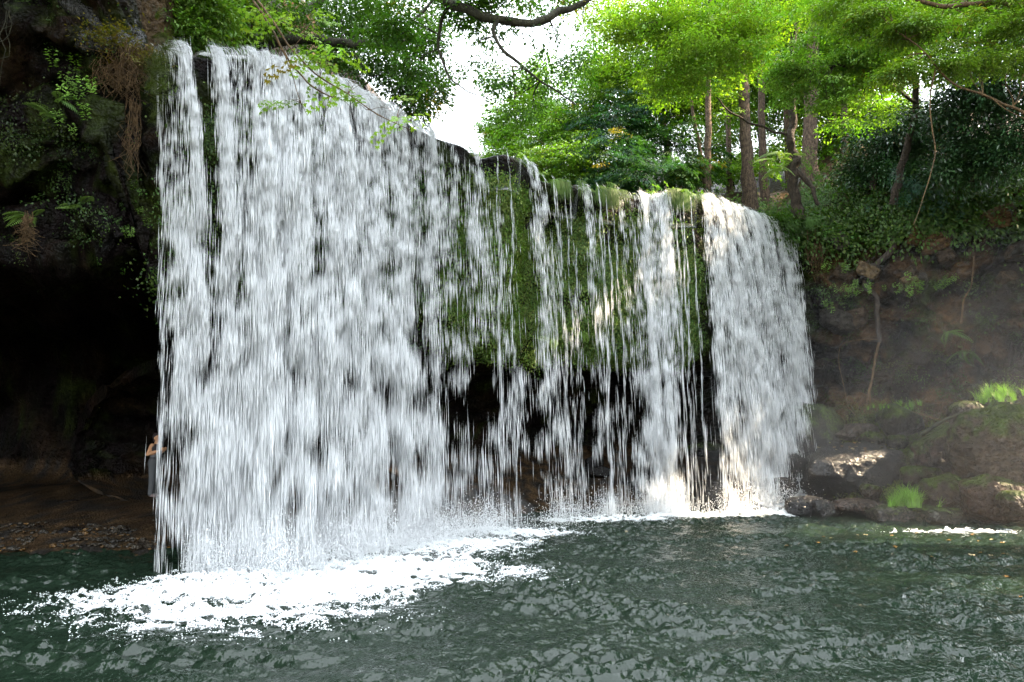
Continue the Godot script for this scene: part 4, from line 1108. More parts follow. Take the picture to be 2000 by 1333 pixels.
	# --- darker growth on the hillside
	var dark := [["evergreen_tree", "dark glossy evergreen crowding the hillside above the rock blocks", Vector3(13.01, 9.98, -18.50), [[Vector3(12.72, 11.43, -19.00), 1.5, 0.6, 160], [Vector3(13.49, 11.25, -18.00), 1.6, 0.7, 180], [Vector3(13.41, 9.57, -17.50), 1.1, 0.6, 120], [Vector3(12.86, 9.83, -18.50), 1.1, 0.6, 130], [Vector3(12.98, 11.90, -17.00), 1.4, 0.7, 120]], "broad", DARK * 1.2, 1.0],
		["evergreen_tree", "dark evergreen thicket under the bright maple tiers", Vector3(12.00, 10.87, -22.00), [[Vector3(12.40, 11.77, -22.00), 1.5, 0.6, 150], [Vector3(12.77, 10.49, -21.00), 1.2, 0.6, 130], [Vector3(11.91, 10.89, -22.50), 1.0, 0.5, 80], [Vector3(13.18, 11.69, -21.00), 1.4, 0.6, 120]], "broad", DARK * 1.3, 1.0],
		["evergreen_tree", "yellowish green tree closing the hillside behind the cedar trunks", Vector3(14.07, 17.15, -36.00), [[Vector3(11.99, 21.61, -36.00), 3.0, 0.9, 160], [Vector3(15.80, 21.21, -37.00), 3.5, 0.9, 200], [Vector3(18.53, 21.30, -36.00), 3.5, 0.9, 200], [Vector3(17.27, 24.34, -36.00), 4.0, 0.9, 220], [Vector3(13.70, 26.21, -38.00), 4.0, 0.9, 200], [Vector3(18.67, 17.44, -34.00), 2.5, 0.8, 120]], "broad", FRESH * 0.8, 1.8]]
	for e in dark:
		t = thing(e[0], e[1], "tree", e[2])
		var top: Vector3 = e[3][0][0]
		limb(t, "trunk", [e[2] - Vector3(0, 0.8, 0), e[2].lerp(top, 0.5) + Vector3(0.2, 0, 0), top], 0.12, 0.04, M.bark, 0.1)
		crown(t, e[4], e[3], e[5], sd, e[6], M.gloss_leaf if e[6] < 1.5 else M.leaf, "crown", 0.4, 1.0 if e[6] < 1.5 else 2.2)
		sd += 1
	# mostly unseen trees, added to block sun and sky light from falls and rock
	for e in [[Vector3(20, 9, -8), "added unseen broadleaf tree blocking the sun beside the mossy mound", 1.0], [Vector3(25, 12, -20), "added unseen broadleaf tree blocking the sun uphill of the rock blocks", 1.1], [Vector3(20, 14, -27), "tall broadleaf tree at the top of the wooded hillside", 1.0], [Vector3(26, 12, -12), "added unseen broadleaf tree blocking the sun high on the near bank", 1.2], [Vector3(16, 15, -33), "tall broadleaf tree on the hillside behind the cedars", 1.0], [Vector3(15, 10.5, -12.5), "added unseen maple crown dimming the skylight above the boulders of the bank", 1.15], [Vector3(13, 10.5, -7), "added unseen maple crown dimming the skylight over the near side of the pool", 1.1], [Vector3(-12, 4, -3.5), "unseen spreading tree on the near shore shading the cave rock", 1.0], [Vector3(-14, 8, -9), "unseen tree on the outer end of the cave rock shading it", 0.8], [Vector3(-9.5, 6, -4.5), "added unseen tree over the near shore deepening the shade on the cave rock", 0.9]]:
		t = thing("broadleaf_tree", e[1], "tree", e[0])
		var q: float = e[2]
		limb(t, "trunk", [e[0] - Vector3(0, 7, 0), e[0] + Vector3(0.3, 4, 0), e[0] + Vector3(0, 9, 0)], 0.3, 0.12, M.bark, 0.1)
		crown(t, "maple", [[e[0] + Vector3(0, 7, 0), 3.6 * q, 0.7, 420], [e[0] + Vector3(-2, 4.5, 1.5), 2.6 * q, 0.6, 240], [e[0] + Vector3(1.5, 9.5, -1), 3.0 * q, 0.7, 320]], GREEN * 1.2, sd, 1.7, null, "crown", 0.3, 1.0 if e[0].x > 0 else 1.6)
		sd += 1
	for e in [[Vector3(19, 8, -7), "added unseen cedar blocking the sun on the near bank"], [Vector3(23, 10, -10), "added unseen cedar blocking the sun uphill on the near bank"], [Vector3(18.5, 9, -11.5), "added unseen cedar blocking the sun above the mossy mound"], [Vector3(24, 10, -5), "added unseen cedar blocking the sun at the far end of the near bank"], [Vector3(22, 12, -15.5), "added unseen cedar with a bare trunk that lets low sunbeams pass under its crown", 4]]:  # unseen cedars, added to keep direct sun off the curtain and pool
		t = thing("cedar_tree", e[1], "tree", e[0])
		limb(t, "trunk", [e[0] - Vector3(0, 6, 0), e[0] + Vector3(0.2, 10, 0), e[0] + Vector3(0, 23, 0)], 0.4, 0.1, M.cedar_bark, 0.05)
		var cl := []
		for k in range(e[2] if e.size() > 2 else 0, 8): cl.append([e[0] + Vector3(rng.randfn(0, 0.4), 5.0 + k * 2.4, rng.randfn(0, 0.4)), 3.3 - k * 0.27, 0.6, 190])
		crown(t, "cedar", cl, DARK * 1.5, sd, 2.4, null, "crown", 0.3, 1.0)
		sd += 1
	t = thing("maple_tree", "added unseen maple whose leaf clumps break the sunlight into beams", "tree", Vector3(18.2, 9, -16.0))  # out of view, added so the gaps between its clumps form shafts
	way = limb(t, "trunk", [Vector3(19, 4, -15.6), Vector3(18, 9, -16), Vector3(17, 13.5, -16.3)], 0.1, 0.05, M.bark, 0.05)
	c = []
	for k in 11:
		c.append([Vector3(15.6 + rng.randf() * 3.0, 5.6 + k * 0.62, -14.6 - rng.randf() * 3.6), rng.randf_range(0.45, 0.8), 0.5, 110])
	crown(t, "maple", c, FRESH, sd, 0.9, null, "crown", 0.3, 1.0)
	twigs(t, way, c, M.bark, 0.015)

# ------------------------------------------------------------------ small plants
func tuft(called: String, label: String, kind: String, at: Vector3, count: int, spread: Vector3, size: float, color: Color, sd: int, group := "", out := Vector3.ZERO, category := "plant") -> Node3D:
	rng.seed = sd
	var t := thing(called, label, category, at, 0.0, group)
	var st := SurfaceTool.new()
	st.begin(Mesh.PRIMITIVE_TRIANGLES)
	var tr := []
	var tint := []
	for k in count:
		var p := Vector3(rng.randfn() * spread.x, rng.randfn() * spread.y, rng.randfn() * spread.z) * 0.5
		var b := Basis(Vector3.UP, rng.randf() * TAU)
		if kind == "frond":
			var yaw := atan2(-out.z, out.x) + rng.randfn(0, 0.7) if out != Vector3.ZERO else TAU * k / count + rng.randfn(0, 0.2)
			b = Basis(Vector3.UP, yaw) * Basis(Vector3(0, 0, 1), rng.randf_range(-0.5, 0.5)) * Basis(Vector3(1, 0, 0), rng.randfn(0, 0.4))
		elif kind == "drape":
			b = Basis(Vector3.UP, atan2(out.x, out.z) + rng.randfn(0, 0.35))
		elif out != Vector3.ZERO:
			var lean := out.cross(Vector3.UP).normalized()
			b = Basis(lean, -rng.randf_range(0.9, 2.3) if kind == "grass" else -rng.randf_range(0.2, 1.1)) * b
		else:
			b = Basis.from_euler(Vector3(rng.randfn(0, 0.2), 0, rng.randfn(0, 0.2))) * b
		tr.append(Transform3D(b.scaled(Vector3.ONE * size * rng.randf_range(0.65, 1.3)), p))
		var g := maxf(0.5, 1.0 + rng.randfn(0, 0.22))
		tint.append(Color(color.r * g, color.g * g, color.b * g))
	if kind == "frond":
		var lm: StandardMaterial3D = M.leaf.duplicate()
		lm.albedo_color = lin(color.r * 0.6, color.g * 0.6, color.b * 0.6)
		lm.backlight = Color(0.4, 0.5, 0.2)
		for k in count:
			part("frond", SPRAY.frond[k % 2], lm, t).transform = tr[k]
	else:
		meta(copies("blades" if kind in ["grass", "drape"] else "leaves", SPRAY[kind][sd % 2], M.leaf, tr, tint, t), "", "", "", "stuff")
	return t

# small leaves clinging to the cliff where keep(point, x, row) says so
func cling(called: String, label: String, x0: float, x1: float, r0: float, r1: float, count: int, color: Color, sd: int, density: float, size := 1.0) -> void:
	rng.seed = sd
	var i0 := int(lip_index(x0))
	var i1 := int(lip_index(x1))
	var tr := []
	var tint := []
	for k in count:
		var i := rng.randi_range(i0, i1)
		var j := rng.randi_range(int(r0 * PER), int(r1 * PER))
		var p := CP[i * NV + j]
		if nf.get_noise_3dv(p * 0.9 + Vector3(0, 70, 0)) + 0.4 * nb.get_noise_3dv(p * 3.0) < density: continue
		var n := CN[i * NV + j]
		var down := (Vector3(rng.randfn(0, 0.4), -1, 0) - n * n.dot(Vector3(0, -1, 0))).normalized()
		var b := Basis(n.cross(down).normalized(), n, down)
		tr.append(Transform3D(b.scaled(Vector3.ONE * size * rng.randf_range(0.7, 1.4)), p + n * 0.02))
		var g := maxf(0.4, 1.0 + rng.randfn(0, 0.3))
		tint.append(Color(color.r * g * rng.randf_range(0.8, 1.4), color.g * g, color.b * g))
	var o := copies(called, SPRAY.creeper[0], M.leaf, tr, tint, self)
	meta(o, label, "plants", "", "stuff")

func hanging(parent: Node3D, called: String, at: Vector3, count: int, long: float, spread: float, r: float, m: Material, sd: int) -> void:
	rng.seed = sd
	var st := SurfaceTool.new()
	st.begin(Mesh.PRIMITIVE_TRIANGLES)
	for k in count:
		var p := at + Vector3(rng.randfn(0, spread), rng.randfn(0, 0.08), rng.randfn(0, spread * 0.6)) - parent.position
		var l := long * rng.randf_range(0.4, 1.1)
		var pts := []
		for q in 6: pts.append(p + Vector3(rng.randfn(0, 0.025) * q, -l * q / 5.0, rng.randfn(0, 0.02) * q))
		add_tube(st, pts, taper(6, r, r * 0.4), 4)
	part(called, st.commit(), m, parent)

func build_plants() -> void:
	cling("wall_moss", "ferny moss and small leaves covering the wall behind the thin streams", -1.2, 5.5, 6.8, 12.6, 5200, FRESH * 0.7, 601, -0.12)
	cling("wall_creeper", "deep green creeping leaves on the wall between the narrow and bluish falls", 2.0, 6.0, 7.0, 12.4, 1500, GREEN, 602, 0.0)
	cling("curtain_moss", "green plants glimpsed on the wall through the broad curtain", -6.2, -1.2, 6.8, 12.4, 1500, GREEN, 603, 0.15)
	cling("overhang_moss", "thin moss and tiny leaves on the cave's overhanging rock", -12.0, -6.6, 6.0, 15.4, 1500, GREEN * 0.6, 604, 0.2, 0.7)
	cling("bank_cover", "leafy undergrowth covering the wooded bank above the rocks", 8.8, 16.0, 2.6, 6.2, 3600, GREEN * 0.9, 605, -0.15, 1.9)
	cling("cliff_moss", "patches of moss and leaves on the rock face of the wooded bank", 9.8, 17.0, 6.2, 15.0, 1000, GREEN * 0.6, 606, 0.22, 1.1)
	cling("slope_cover", "moss and low leaves on the slope above the boulders", 10.4, 18.0, 16.5, 21.0, 2100, OLIVE * 0.8, 607, -0.05, 1.2)
	cling("bank_grass", "leaf litter seedlings on the rise behind the lip", 5.5, 10.0, 2.0, 3.6, 1500, FRESH * 0.8, 608, -0.1, 2.2)
	# grass on the lip
	tuft("grass_tuft", "long grass tuft draped over the lip beside the wet rock hump", "drape", foot_x(1.28, -0.05) + Vector3(0, 9.15, 0), 30, Vector3(0.62, 0.08, 0.2), 0.62, FRESH * 0.7, 621, "", lip_out(1.3), "grass")
	tuft("grass_tuft", "thick grass tuft hanging over the lip left dry beside the narrow fall", "drape", foot_x(2.6, -0.05) + Vector3(0, 9.15, 0), 36, Vector3(0.62, 0.08, 0.2), 0.72, FRESH * 0.65, 622, "", lip_out(2.6), "grass")
	tuft("grass_tuft", "bushy grass tuft on the lip between the narrow and bluish falls", "drape", foot_x(5.0, -0.05) + Vector3(0, 9.2, 0), 36, Vector3(0.5, 0.1, 0.2), 0.72, FRESH * 0.65, 623, "", lip_out(5.0), "grass")
	tuft("grass_tuft", "dark green grass at the bank end of the bluish fall", "drape", Vector3(9.80, 9.10, -22.20), 40, Vector3(1.0, 0.15, 0.4), 0.5, GREEN * 1.2, 624, "", lip_out(9.8), "grass")
	tuft("grass_tuft", "bright green grass tuft on a flat stone at the waterline", "grass", Vector3(9.73, 0.36, -17.30), 20, Vector3(0.5, 0.03, 0.3), 0.55, FRESH * 1.1, 625, "", Vector3.ZERO, "grass")
	tuft("grass_tuft", "small grass growing on the side of the flat-topped boulder", "grass", Vector3(10.79, 1.30, -19.40), 10, Vector3(0.4, 0.2, 0.2), 0.4, OLIVE * 1.3, 626, "", Vector3(0.4, 0, 0.9), "grass")
	tuft("grass_tuft", "grass crowning the moss-capped boulder", "grass", Vector3(11.62, 2.87, -20.60), 26, Vector3(0.8, 0.1, 0.5), 0.25, FRESH, 627, "", Vector3.ZERO, "grass")
	tuft("grass_tuft", "fresh grass above the mossy mound on the slope", "grass", Vector3(12.65, 3.03, -17.80), 22, Vector3(0.7, 0.2, 0.5), 0.4, FRESH, 628, "", Vector3.ZERO, "grass")
	tuft("grass_tuft", "dry moss and grass fringe along the edge of the cave rock beside the curtain", "grass", Vector3(-6.17, 8.51, -11.10), 22, Vector3(0.1, 1.3, 0.2), 0.36, OLIVE * 0.8, 629, "", Vector3(0.9, 0, 0.45), "grass")
	# ferns and leafy plants on the overhang
	var fern := [["hanging fern with long drooping fronds high on the cave rock", Vector3(-7.77, 7.96, -10.90), 4, 0.42, GREEN * 1.3], ["fern with two drooping fronds at the edge of the cave rock", Vector3(-8.20, 7.89, -10.80), 4, 0.4, GREEN * 1.2], ["broad drooping fern between the hanging fern and the leafy bush", Vector3(-7.99, 7.90, -10.90), 3, 0.4, FRESH], ["fern growing from a rusty brown root clump on the lowest overhang", Vector3(-8.45, 6.07, -11.50), 7, 0.5, FRESH], ["flat spreading fern beside the rusty root clump", Vector3(-7.96, 6.00, -11.50), 5, 0.42, FRESH * 0.9]]
	var sd := 640
	for e in fern:
		var p := nearest(e[1])
		tuft("fern", e[0], "frond", p[0], e[2], Vector3(0.06, 0.06, 0.06), e[3], e[4], sd, "", Vector3(0.2, 0, 1), "fern")
		sd += 1
	var bush := [["bright leafy bush sprouting from the cave's overhanging rock", Vector3(-7.30, 7.63, -10.90), 16, Vector3(0.5, 0.8, 0.2), 0.42, FRESH * 1.2], ["small leafy seedlings on the dark rock below the wet slabs", Vector3(-6.69, 6.22, -11.60), 9, Vector3(0.5, 1.0, 0.2), 0.22, GREEN * 1.3], ["tiny trailing plant low on the dark rock beside the curtain", Vector3(-6.65, 5.74, -11.70), 6, Vector3(0.2, 0.4, 0.2), 0.25, FRESH], ["little yellow-green plants along the mossy ledge of the cave rock", Vector3(-8.16, 7.09, -10.90), 10, Vector3(1.0, 0.2, 0.2), 0.16, OLIVE * 1.3]]
	for e in bush:
		var p := nearest(e[1])
		tuft("leafy_plant", e[0], "herb", p[0], e[2], e[3], e[4], e[5], sd, "", Vector3(0.2, 0, 1))
		sd += 1
	# plants of the wooded bank's cliff
	var cl := [["bright young plant below the tan rock patch beside the bluish fall", Vector3(10.65, 7.25, -21.82), 3, 0.4], ["plant with round leaves under the overhanging root", Vector3(10.89, 6.53, -21.58), 4, 0.36], ["low leafy plant at the dark crack of the cliff", Vector3(11.32, 6.67, -21.20), 6, 0.34], ["leafy plant in the middle of the rock face", Vector3(12.03, 6.64, -20.52), 8, 0.36], ["sprawling plant beside the thin orange root", Vector3(12.67, 6.39, -19.82), 7, 0.34], ["small plant dangling beside the edge of the bluish fall", Vector3(10.27, 6.06, -22.08), 4, 0.3]]
	for e in cl:
		var p := nearest(e[1])
		tuft("leafy_plant", e[0], "herb", p[0] + p[1] * 0.12, e[2] + 3, Vector3(0.6, 0.3, 0.25), e[3] * 1.35, FRESH, sd, "", p[1])
		sd += 1
	for e in [["fern on the slope above the brown leaning boulder", Vector3(13.07, 4.38, -19.15), 5, 0.7], ["fern beside the pale roots of the slope", Vector3(12.88, 3.93, -19.35), 5, 0.6], ["bushy fern above the mossy mound", Vector3(13.43, 3.59, -18.55), 8, 0.75], ["dark fern on the slope above the moss-capped boulder", Vector3(12.68, 3.24, -19.52), 6, 0.6], ["low fern at the foot of the rock face", Vector3(13.12, 3.57, -19.00), 5, 0.5]]:
		var p := nearest(e[1])
		tuft("fern", e[0], "frond", p[0] + Vector3(0, 0.1, 0), e[2], Vector3(0.15, 0.05, 0.15), e[3], GREEN * 1.3, sd, "", Vector3.ZERO, "fern")
		sd += 1
	# ferns in the spray under the mossy wall
	for e in [["wet fern on the wall under the thin streams", Vector3(1.41, 4.81, -18.60), 4, 0.6], ["wet fern beside the stream next to the narrow fall", Vector3(2.16, 4.94, -19.00), 5, 0.65], ["small bright fern at the foot of the mossy wall", Vector3(0.40, 4.35, -17.60), 4, 0.4], ["leafy clump on the wall beside the curtain's edge", Vector3(-0.52, 5.70, -16.90), 8, 0.5]]:
		var p := nearest(e[1])
		tuft("fern", e[0], "frond", p[0] + p[1] * 0.1, e[2], Vector3(0.25, 0.1, 0.1), e[3], FRESH, sd, "", p[1], "fern")
		sd += 1
	# shrubs of the bank
	tuft("shrub", "blue-green glossy shrub drooping over the rock face", "herb", Vector3(12.53, 9.21, -20.20), 90, Vector3(1.5, 0.9, 0.8), 0.45, TEAL * 1.2, 680, "", Vector3(-0.3, 0, 0.9), "shrub")
	tuft("shrub", "light green undershrub between the cedar trunks and the twisted maple", "herb", Vector3(9.93, 11.84, -24.50), 26, Vector3(1.0, 0.5, 0.6), 0.6, FRESH, 681, "", Vector3.ZERO, "shrub")
	tuft("shrub", "low light shrub at the foot of the stout red-brown cedar", "herb", Vector3(11.97, 11.65, -24.00), 50, Vector3(2.2, 0.7, 1.0), 0.5, GREEN * 1.4, 682, "", Vector3.ZERO, "shrub")
	tuft("shrub", "seedlings on the bank behind the end of the bluish fall", "herb", Vector3(11.76, 10.09, -22.30), 40, Vector3(2.0, 0.5, 0.8), 0.4, GREEN * 1.2, 683, "", Vector3.ZERO, "shrub")
	tuft("shrub", "grey-green compound-leaved sapling in front of the twisted maple trunk", "frond", Vector3(9.03, 11.41, -22.00), 9, Vector3(0.3, 0.4, 0.3), 0.7, FRESH * 0.8, 684, "", Vector3.ZERO, "shrub")
	# roots
	var t := thing("root_mat", "shaggy orange-brown mat of roots and moss hanging from the cave rock", "roots", Vector3(-6.73, 8.75, -11.20))
	hanging(t, "root_strands", Vector3(-6.74, 8.89, -11.20), 260, 0.85, 0.2, 0.008, M.root, 690)
	rng.seed = 691
	crown(t, "creeper", [[Vector3(-6.81, 8.84, -11.10), 0.42, 0.8, 60], [Vector3(-6.50, 8.66, -11.20), 0.3, 1.4, 30]], Color(0.13, 0.1, 0.015), 692, 0.9, null, "moss")
	t = thing("hanging_roots", "thin brown roots trailing down beside the curtain", "roots", Vector3(-6.62, 7.96, -11.30))
	hanging(t, "root_strands", Vector3(-6.62, 8.00, -11.30), 34, 1.25, 0.1, 0.006, M.root, 693)
	t = thing("hanging_roots", "long mossy root dangling at the outer end of the cave rock", "roots", Vector3(-8.31, 9.16, -10.50))
	hanging(t, "root_strands", Vector3(-8.32, 9.30, -10.50), 4, 1.4, 0.03, 0.012, M.mossy_bark, 694)
	t = thing("hanging_roots", "rusty root clump under the fern of the lowest overhang", "roots", Vector3(-8.33, 5.88, -11.40))
	hanging(t, "root_strands", Vector3(-8.33, 5.89, -11.40), 60, 0.5, 0.04, 0.008, M.root, 695)
	t = thing("hanging_roots", "pale fibrous roots hanging at the bank end of the bluish fall", "roots", Vector3(10.09, 8.64, -22.20))
	hanging(t, "root_strands", Vector3(10.13, 8.73, -22.20), 60, 1.5, 0.16, 0.012, M.root, 696)
	t = thing("cliff_root", "thick dark root running down the rock face and forking at its foot", "root", Vector3(11.71, 8.80, -21.00))
	for e in [[[Vector3(11.70, 8.88, -20.98), Vector3(11.68, 7.96, -20.95), Vector3(11.56, 6.99, -21.00), Vector3(11.41, 6.02, -21.08), Vector3(11.28, 5.23, -21.15), Vector3(11.21, 4.59, -21.18)], 0.1, 0.06], [[Vector3(11.22, 4.67, -21.18), Vector3(11.11, 4.11, -21.25), Vector3(10.92, 3.72, -21.40), Vector3(10.68, 3.49, -21.60)], 0.05, 0.02], [[Vector3(11.22, 4.67, -21.18), Vector3(11.29, 4.18, -21.08), Vector3(11.43, 3.74, -20.92), Vector3(11.66, 3.57, -20.68)], 0.05, 0.02], [[Vector3(11.19, 4.59, -21.20), Vector3(10.81, 4.13, -21.52), Vector3(10.64, 3.65, -21.65)], 0.02, 0.01]]:
		var pts: Array = e[0].map(func(p): var q = nearest(p); return q[0] + q[1] * 0.1)
		limb(t, "root", pts, e[1], e[2], M.root if e[1] < 0.09 else M.bark, 0.04)
	t = thing("cliff_root", "thin orange root stem rising out of the slope in front of the rock face", "root", Vector3(12.94, 5.29, -19.40))
	limb(t, "root", [Vector3(12.92, 5.26, -19.43), Vector3(13.03, 5.95, -19.36), Vector3(13.18, 6.37, -19.22), Vector3(13.28, 7.19, -19.17)], 0.03, 0.012, M.root, 0.02)
	t = thing("cliff_root", "long pale root crossing the slope above the boulders", "root", Vector3(12.98, 3.73, -19.20))
	limb(t, "root", [Vector3(12.03, 3.65, -20.30), Vector3(12.57, 3.69, -19.70), Vector3(13.06, 3.82, -19.10), Vector3(13.43, 3.97, -18.60), Vector3(13.77, 4.06, -18.10)].map(func(p): var q = nearest(p); return q[0] + q[1] * 0.12), 0.035, 0.02, M.root, 0.02)
	t = thing("cliff_root", "mossy yellow-green root arching over the mossy mound", "root", Vector3(11.68, 2.57, -17.80))
	limb(t, "root", [Vector3(10.94, 2.10, -18.40), Vector3(11.40, 2.53, -18.00), Vector3(11.89, 2.74, -17.60), Vector3(11.99, 2.56, -17.20), Vector3(12.51, 2.37, -16.80)], 0.05, 0.025, M.mossy_bark, 0.02)

# ------------------------------------------------------------------ a person behind the curtain
# bones: [from, to, radius there, radius here, colour]; meshed as surface nets
func body_field(p: Vector3, bones: Array) -> float:
	var f := 1e9
	for b in bones:
		var ab: Vector3 = b[1] - b[0]
		var t := clampf((p - b[0]).dot(ab) / maxf(ab.length_squared(), 1e-6), 0, 1)
		var d: float = p.distance_to(b[0] + ab * t) - lerpf(b[2], b[3], t)
		var k: float = b[5] if b.size() > 5 else 0.03
		var h := clampf(0.5 + 0.5 * (f - d) / k, 0, 1)
		f = lerpf(f, d, h) - k * h * (1.0 - h)
	return f

func add_body(v: PackedVector3Array, n: PackedVector3Array, c: PackedColorArray, ix: PackedInt32Array, bones: Array, cell: float) -> void:
	var lo := Vector3(1e9, 1e9, 1e9)
	var hi := -lo
	for b in bones:
		for e in 2:
			var r: float = maxf(b[2], b[3]) + cell * 2.5
			lo = lo.min(b[e] - Vector3.ONE * r)
			hi = hi.max(b[e] + Vector3.ONE * r)
	var d := Vector3i((hi - lo) / cell) + Vector3i.ONE * 2
	var f := PackedFloat32Array()
	f.resize(d.x * d.y * d.z)
	f.fill(1.0)
	for x in d.x:
		for y in d.y:
			for z in d.z:
				var p := lo + Vector3(x, y, z) * cell
				f[(x * d.y + y) * d.z + z] = body_field(p, bones)
	var ids := {}
	var st := [d.y * d.z, d.z, 1]
	for x in d.x - 1:
		for y in d.y - 1:
			for z in d.z - 1:
				var at: int = x * st[0] + y * st[1] + z
				var sum := Vector3.ZERO
				var k := 0
				for ax in 3:
					for q in 4:
						var o: int = at + (q & 1) * st[(ax + 1) % 3] + (q >> 1) * st[(ax + 2) % 3]
						var a := f[o]
						var b := f[o + st[ax]]
						if (a < 0) != (b < 0):
							var p := Vector3.ZERO
							p[ax] = a / (a - b)
							p[(ax + 1) % 3] = q & 1
							p[(ax + 2) % 3] = q >> 1
							sum += p
							k += 1
				if k:
					var p := lo + (Vector3(x, y, z) + sum / k) * cell
					ids[at] = v.size()
					v.append(p)
					var e := cell * 0.5
					n.append(Vector3(body_field(p + Vector3(e, 0, 0), bones) - body_field(p - Vector3(e, 0, 0), bones), body_field(p + Vector3(0, e, 0), bones) - body_field(p - Vector3(0, e, 0), bones), body_field(p + Vector3(0, 0, e), bones) - body_field(p - Vector3(0, 0, e), bones)).normalized())
					var best := 1e9
					var col := Color.WHITE
					for b in bones:
						var g := body_field(p, [b])
						if g < best:
							best = g
							col = b[4]
					c.append(col)
	for x in range(1, d.x - 1):
		for y in range(1, d.y - 1):
			for z in range(1, d.z - 1):
				var at: int = x * st[0] + y * st[1] + z
				for ax in 3:
					var a := f[at]
					var b: float = f[at + st[ax]]
					if (a < 0) == (b < 0): continue
					var u: int = st[(ax + 1) % 3]
					var w: int = st[(ax + 2) % 3]
					var q := [ids.get(at - u - w, -1), ids.get(at - w, -1), ids.get(at, -1), ids.get(at - u, -1)]
					if -1 in q: continue
					if a < 0: ix.append_array(PackedInt32Array([q[0], q[2], q[1], q[0], q[3], q[2]]))
					else: ix.append_array(PackedInt32Array([q[0], q[1], q[2], q[0], q[2], q[3]]))

func build_person() -> void:
	var skin := Color(0.5, 0.27, 0.14)
	var top := Color(0.03, 0.03, 0.035)
	var pale := Color(0.1, 0.1, 0.105)
	var grey := Color(0.06, 0.063, 0.068)
	var shoe := Color(0.16, 0.12, 0.11)
	var at := Vector3(-9.6, 0.0, -18.6)
	at.y = ground_y(at)
	var o := thing("person", "person in a dark sleeveless top and loose grey trousers standing behind the curtain", "person", at)
	var bones := []
	for s in [-1.0, 1.0]:
		bones += [[Vector3(0, 0.9, 0.085 * s), Vector3(0.03 * s, 0.48, 0.1 * s), 0.105, 0.08, grey], [Vector3(0.03 * s, 0.48, 0.1 * s), Vector3(0.05 * s - 0.03, 0.1, 0.11 * s), 0.08, 0.07, grey], [Vector3(0.05 * s - 0.03, 0.06, 0.11 * s), Vector3(0.05 * s + 0.13, 0.035, 0.12 * s), 0.045, 0.035, shoe, 0.01]]
		bones += [[Vector3(0, 1.37, 0.15 * s), Vector3(-0.07, 1.13, 0.21 * s), 0.05, 0.04, skin, 0.02], [Vector3(-0.07, 1.13, 0.21 * s), Vector3(0.17, 1.22, 0.1 * s), 0.038, 0.027, skin, 0.02]]
	bones += [[Vector3(0, 0.92, -0.06), Vector3(0, 0.92, 0.06), 0.12, 0.12, grey, 0.05], [Vector3(0, 1.02, -0.04), Vector3(0, 1.02, 0.04), 0.105, 0.105, top, 0.05], [Vector3(0, 1.12, -0.04), Vector3(0, 1.12, 0.04), 0.1, 0.1, pale, 0.05], [Vector3(0, 1.2, -0.05), Vector3(0.01, 1.2, 0.05), 0.105, 0.105, top, 0.05], [Vector3(0, 1.31, -0.09), Vector3(0, 1.31, 0.09), 0.095, 0.095, top, 0.05], [Vector3(0, 1.38, 0), Vector3(0.02, 1.48, 0), 0.055, 0.048, skin, 0.03]]
	var v := PackedVector3Array()
	var n := PackedVector3Array()
	var c := PackedColorArray()
	var ix := PackedInt32Array()
	add_body(v, n, c, ix, bones, 0.017)
	var head := [[Vector3(0.02, 1.46, 0), Vector3(0.025, 1.52, 0), 0.048, 0.055, skin], [Vector3(0.015, 1.59, -0.008), Vector3(0.015, 1.59, 0.008), 0.082, 0.082, skin], [Vector3(0.05, 1.53, 0), Vector3(0.07, 1.51, 0), 0.05, 0.036, skin], [Vector3(0.1, 1.575, 0), Vector3(0.118, 1.55, 0), 0.008, 0.013, skin, 0.012]]
	for s in [-1.0, 1.0]:
		head += [[Vector3(0.01, 1.57, 0.083 * s), Vector3(0.0, 1.545, 0.08 * s), 0.014, 0.011, skin, 0.008], [Vector3(0.085, 1.578, 0.03 * s), Vector3(0.087, 1.578, 0.036 * s), 0.011, 0.011, Color(0.05, 0.03, 0.02), 0.004]]
	head += [[Vector3(0.098, 1.515, -0.018), Vector3(0.098, 1.515, 0.018), 0.008, 0.008, Color(0.35, 0.13, 0.1), 0.006]]
	add_body(v, n, c, ix, head, 0.009)
	for s in [-1.0, 1.0]:
		var w := Vector3(0.17, 1.22, 0.1 * s)
		var hand := [[w, w + Vector3(0.05, 0.035, -0.02 * s), 0.027, 0.026, skin], [w + Vector3(0.05, 0.035, -0.02 * s), w + Vector3(0.08, 0.055, -0.03 * s), 0.026, 0.022, skin, 0.015]]
		for k in 4:
			var a := w + Vector3(0.08, 0.08 - k * 0.018, -0.03 * s)
			var l: float = [0.036, 0.042, 0.038, 0.03][k]
			hand += [[a, a + Vector3(l, 0.005, -0.015 * s), 0.009, 0.008, skin, 0.005], [a + Vector3(l, 0.005, -0.015 * s), a + Vector3(l + 0.005, -0.005, (-0.015 - l) * s), 0.008, 0.007, skin, 0.005]]
		hand += [[w + Vector3(0.03, 0.04, -0.01 * s), w + Vector3(0.06, 0.085, -0.035 * s), 0.012, 0.01, skin, 0.006], [w + Vector3(0.06, 0.085, -0.035 * s), w + Vector3(0.09, 0.1, -0.05 * s), 0.01, 0.008, skin, 0.005]]
		add_body(v, n, c, ix, hand, 0.006)
	part("body", arrays(v, n, ix, c), mat(Color.WHITE, 0.7, true), o)
	v = PackedVector3Array(); n = PackedVector3Array(); c = PackedColorArray(); ix = PackedInt32Array()
	var dark := Color(0.02, 0.015, 0.012)
	add_body(v, n, c, ix, [[Vector3(-0.005, 1.615, -0.01), Vector3(-0.005, 1.615, 0.01), 0.086, 0.086, dark], [Vector3(-0.04, 1.58, 0), Vector3(-0.055, 1.5, 0), 0.07, 0.045, dark]], 0.012)
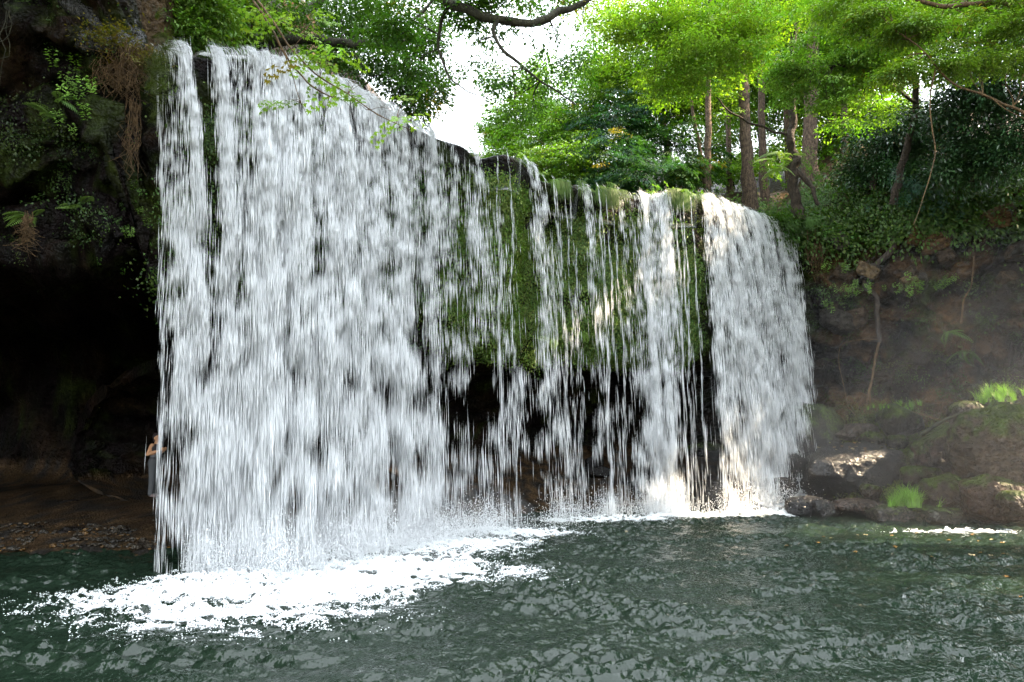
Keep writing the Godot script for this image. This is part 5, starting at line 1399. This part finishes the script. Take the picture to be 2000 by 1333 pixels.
	part("hair", arrays(v, n, ix, c), mat(Color.WHITE, 0.5, true), o)
	o.rotation.y = -0.25

# ------------------------------------------------------------------ mist
func mist(at: Vector3, size: Vector3, density: float, label: String, turn := 0.0) -> void:
	var f := FogVolume.new()
	f.name = numbered("mist")
	f.shape = RenderingServer.FOG_VOLUME_SHAPE_ELLIPSOID
	f.size = size
	var m := FogMaterial.new()
	m.albedo = Color(0.95, 0.96, 0.97)
	m.density = density
	f.material = m
	add_child(f, true)
	f.position = at
	f.rotation.y = turn
	meta(f, label, "mist", "", "stuff")

func fallen_leaf() -> ArrayMesh:
	var v := PackedVector3Array()
	var n := PackedVector3Array()
	add_leaf(v, n, Vector3(-0.5, 0, 0), Vector3(1, 0, 0), Vector3.UP, 1.0, 0.5, 3)
	for k in range(0, v.size(), 3):
		if (v[k + 2] - v[k]).cross(v[k + 1] - v[k]).dot(n[k]) < 0:
			var t := v[k + 1]
			v[k + 1] = v[k + 2]
			v[k + 2] = t
	return arrays(v, n, PackedInt32Array(range(v.size())))

func build_details() -> void:
	build_person()
	rng.seed = 81
	var lf := fallen_leaf()
	for k in 34:   # autumn leaves drifting on the pool
		var p := Vector3(rng.randf_range(5.5, 11.5), 0, -rng.randf_range(12.2, 15.4))
		if k > 25: p = Vector3(rng.randf_range(-1, 9), 0, -rng.randf_range(8, 16))
		p.y = wave(p.x, p.z) + 0.012
		var o := single("floating_leaf", lf, M.fallen if k % 3 else M.fallen_pale, "orange-brown fallen leaf floating on the pool" if k % 3 else "pale tan fallen leaf floating on the pool", "leaf", p, "leaves afloat on the pool")
		o.rotation.y = rng.randf() * TAU
		o.scale = Vector3.ONE * rng.randf_range(0.06, 0.12)
	var big := get_node("boulder") as MeshInstance3D
	var bv: PackedVector3Array = big.mesh.surface_get_arrays(0)[Mesh.ARRAY_VERTEX]
	var bn: PackedVector3Array = big.mesh.surface_get_arrays(0)[Mesh.ARRAY_NORMAL]
	var laid := 0
	for k in 400:
		var q := rng.randi() % bv.size()
		if bn[q].y < 0.75 or laid >= 30: continue
		laid += 1
		var o := single("fallen_leaf", lf, M.fallen_pale if k % 2 else M.fallen, "pale fallen leaf lying on the flat-topped boulder" if k % 2 else "brown fallen leaf lying on the flat-topped boulder", "leaf", big.transform * (bv[q] + bn[q] * 0.012), "leaves fallen on the boulder")
		o.rotation = Vector3(rng.randfn(0, 0.15), rng.randf() * TAU, rng.randfn(0, 0.15))
		o.scale = Vector3.ONE * rng.randf_range(0.06, 0.1)
	for k in 3:
		var q := 0.55 + 0.3 * k
		mist(Vector3(-2.9, 0.1, -11.0), Vector3(3.6, 1.8, 1.6) * q, 0.05, "white mist where the broad curtain strikes the pool")
		mist(Vector3(-1.6, 0.1, -13.6), Vector3(2.0, 2.0, 6.0) * q, 0.05, "mist along the receding foot of the curtain", -0.65)
		mist(Vector3(7.3, 0.6, -20.2), Vector3(5.6, 4.0, 3.0) * q, 0.006, "mist rising from the boulders under the bluish fall")
		mist(Vector3(14.0, 2.4, -16.4), Vector3(17.0, 8.5, 8.0) * q, 0.0036, "drifting spray lit by sunbeams over the boulders")
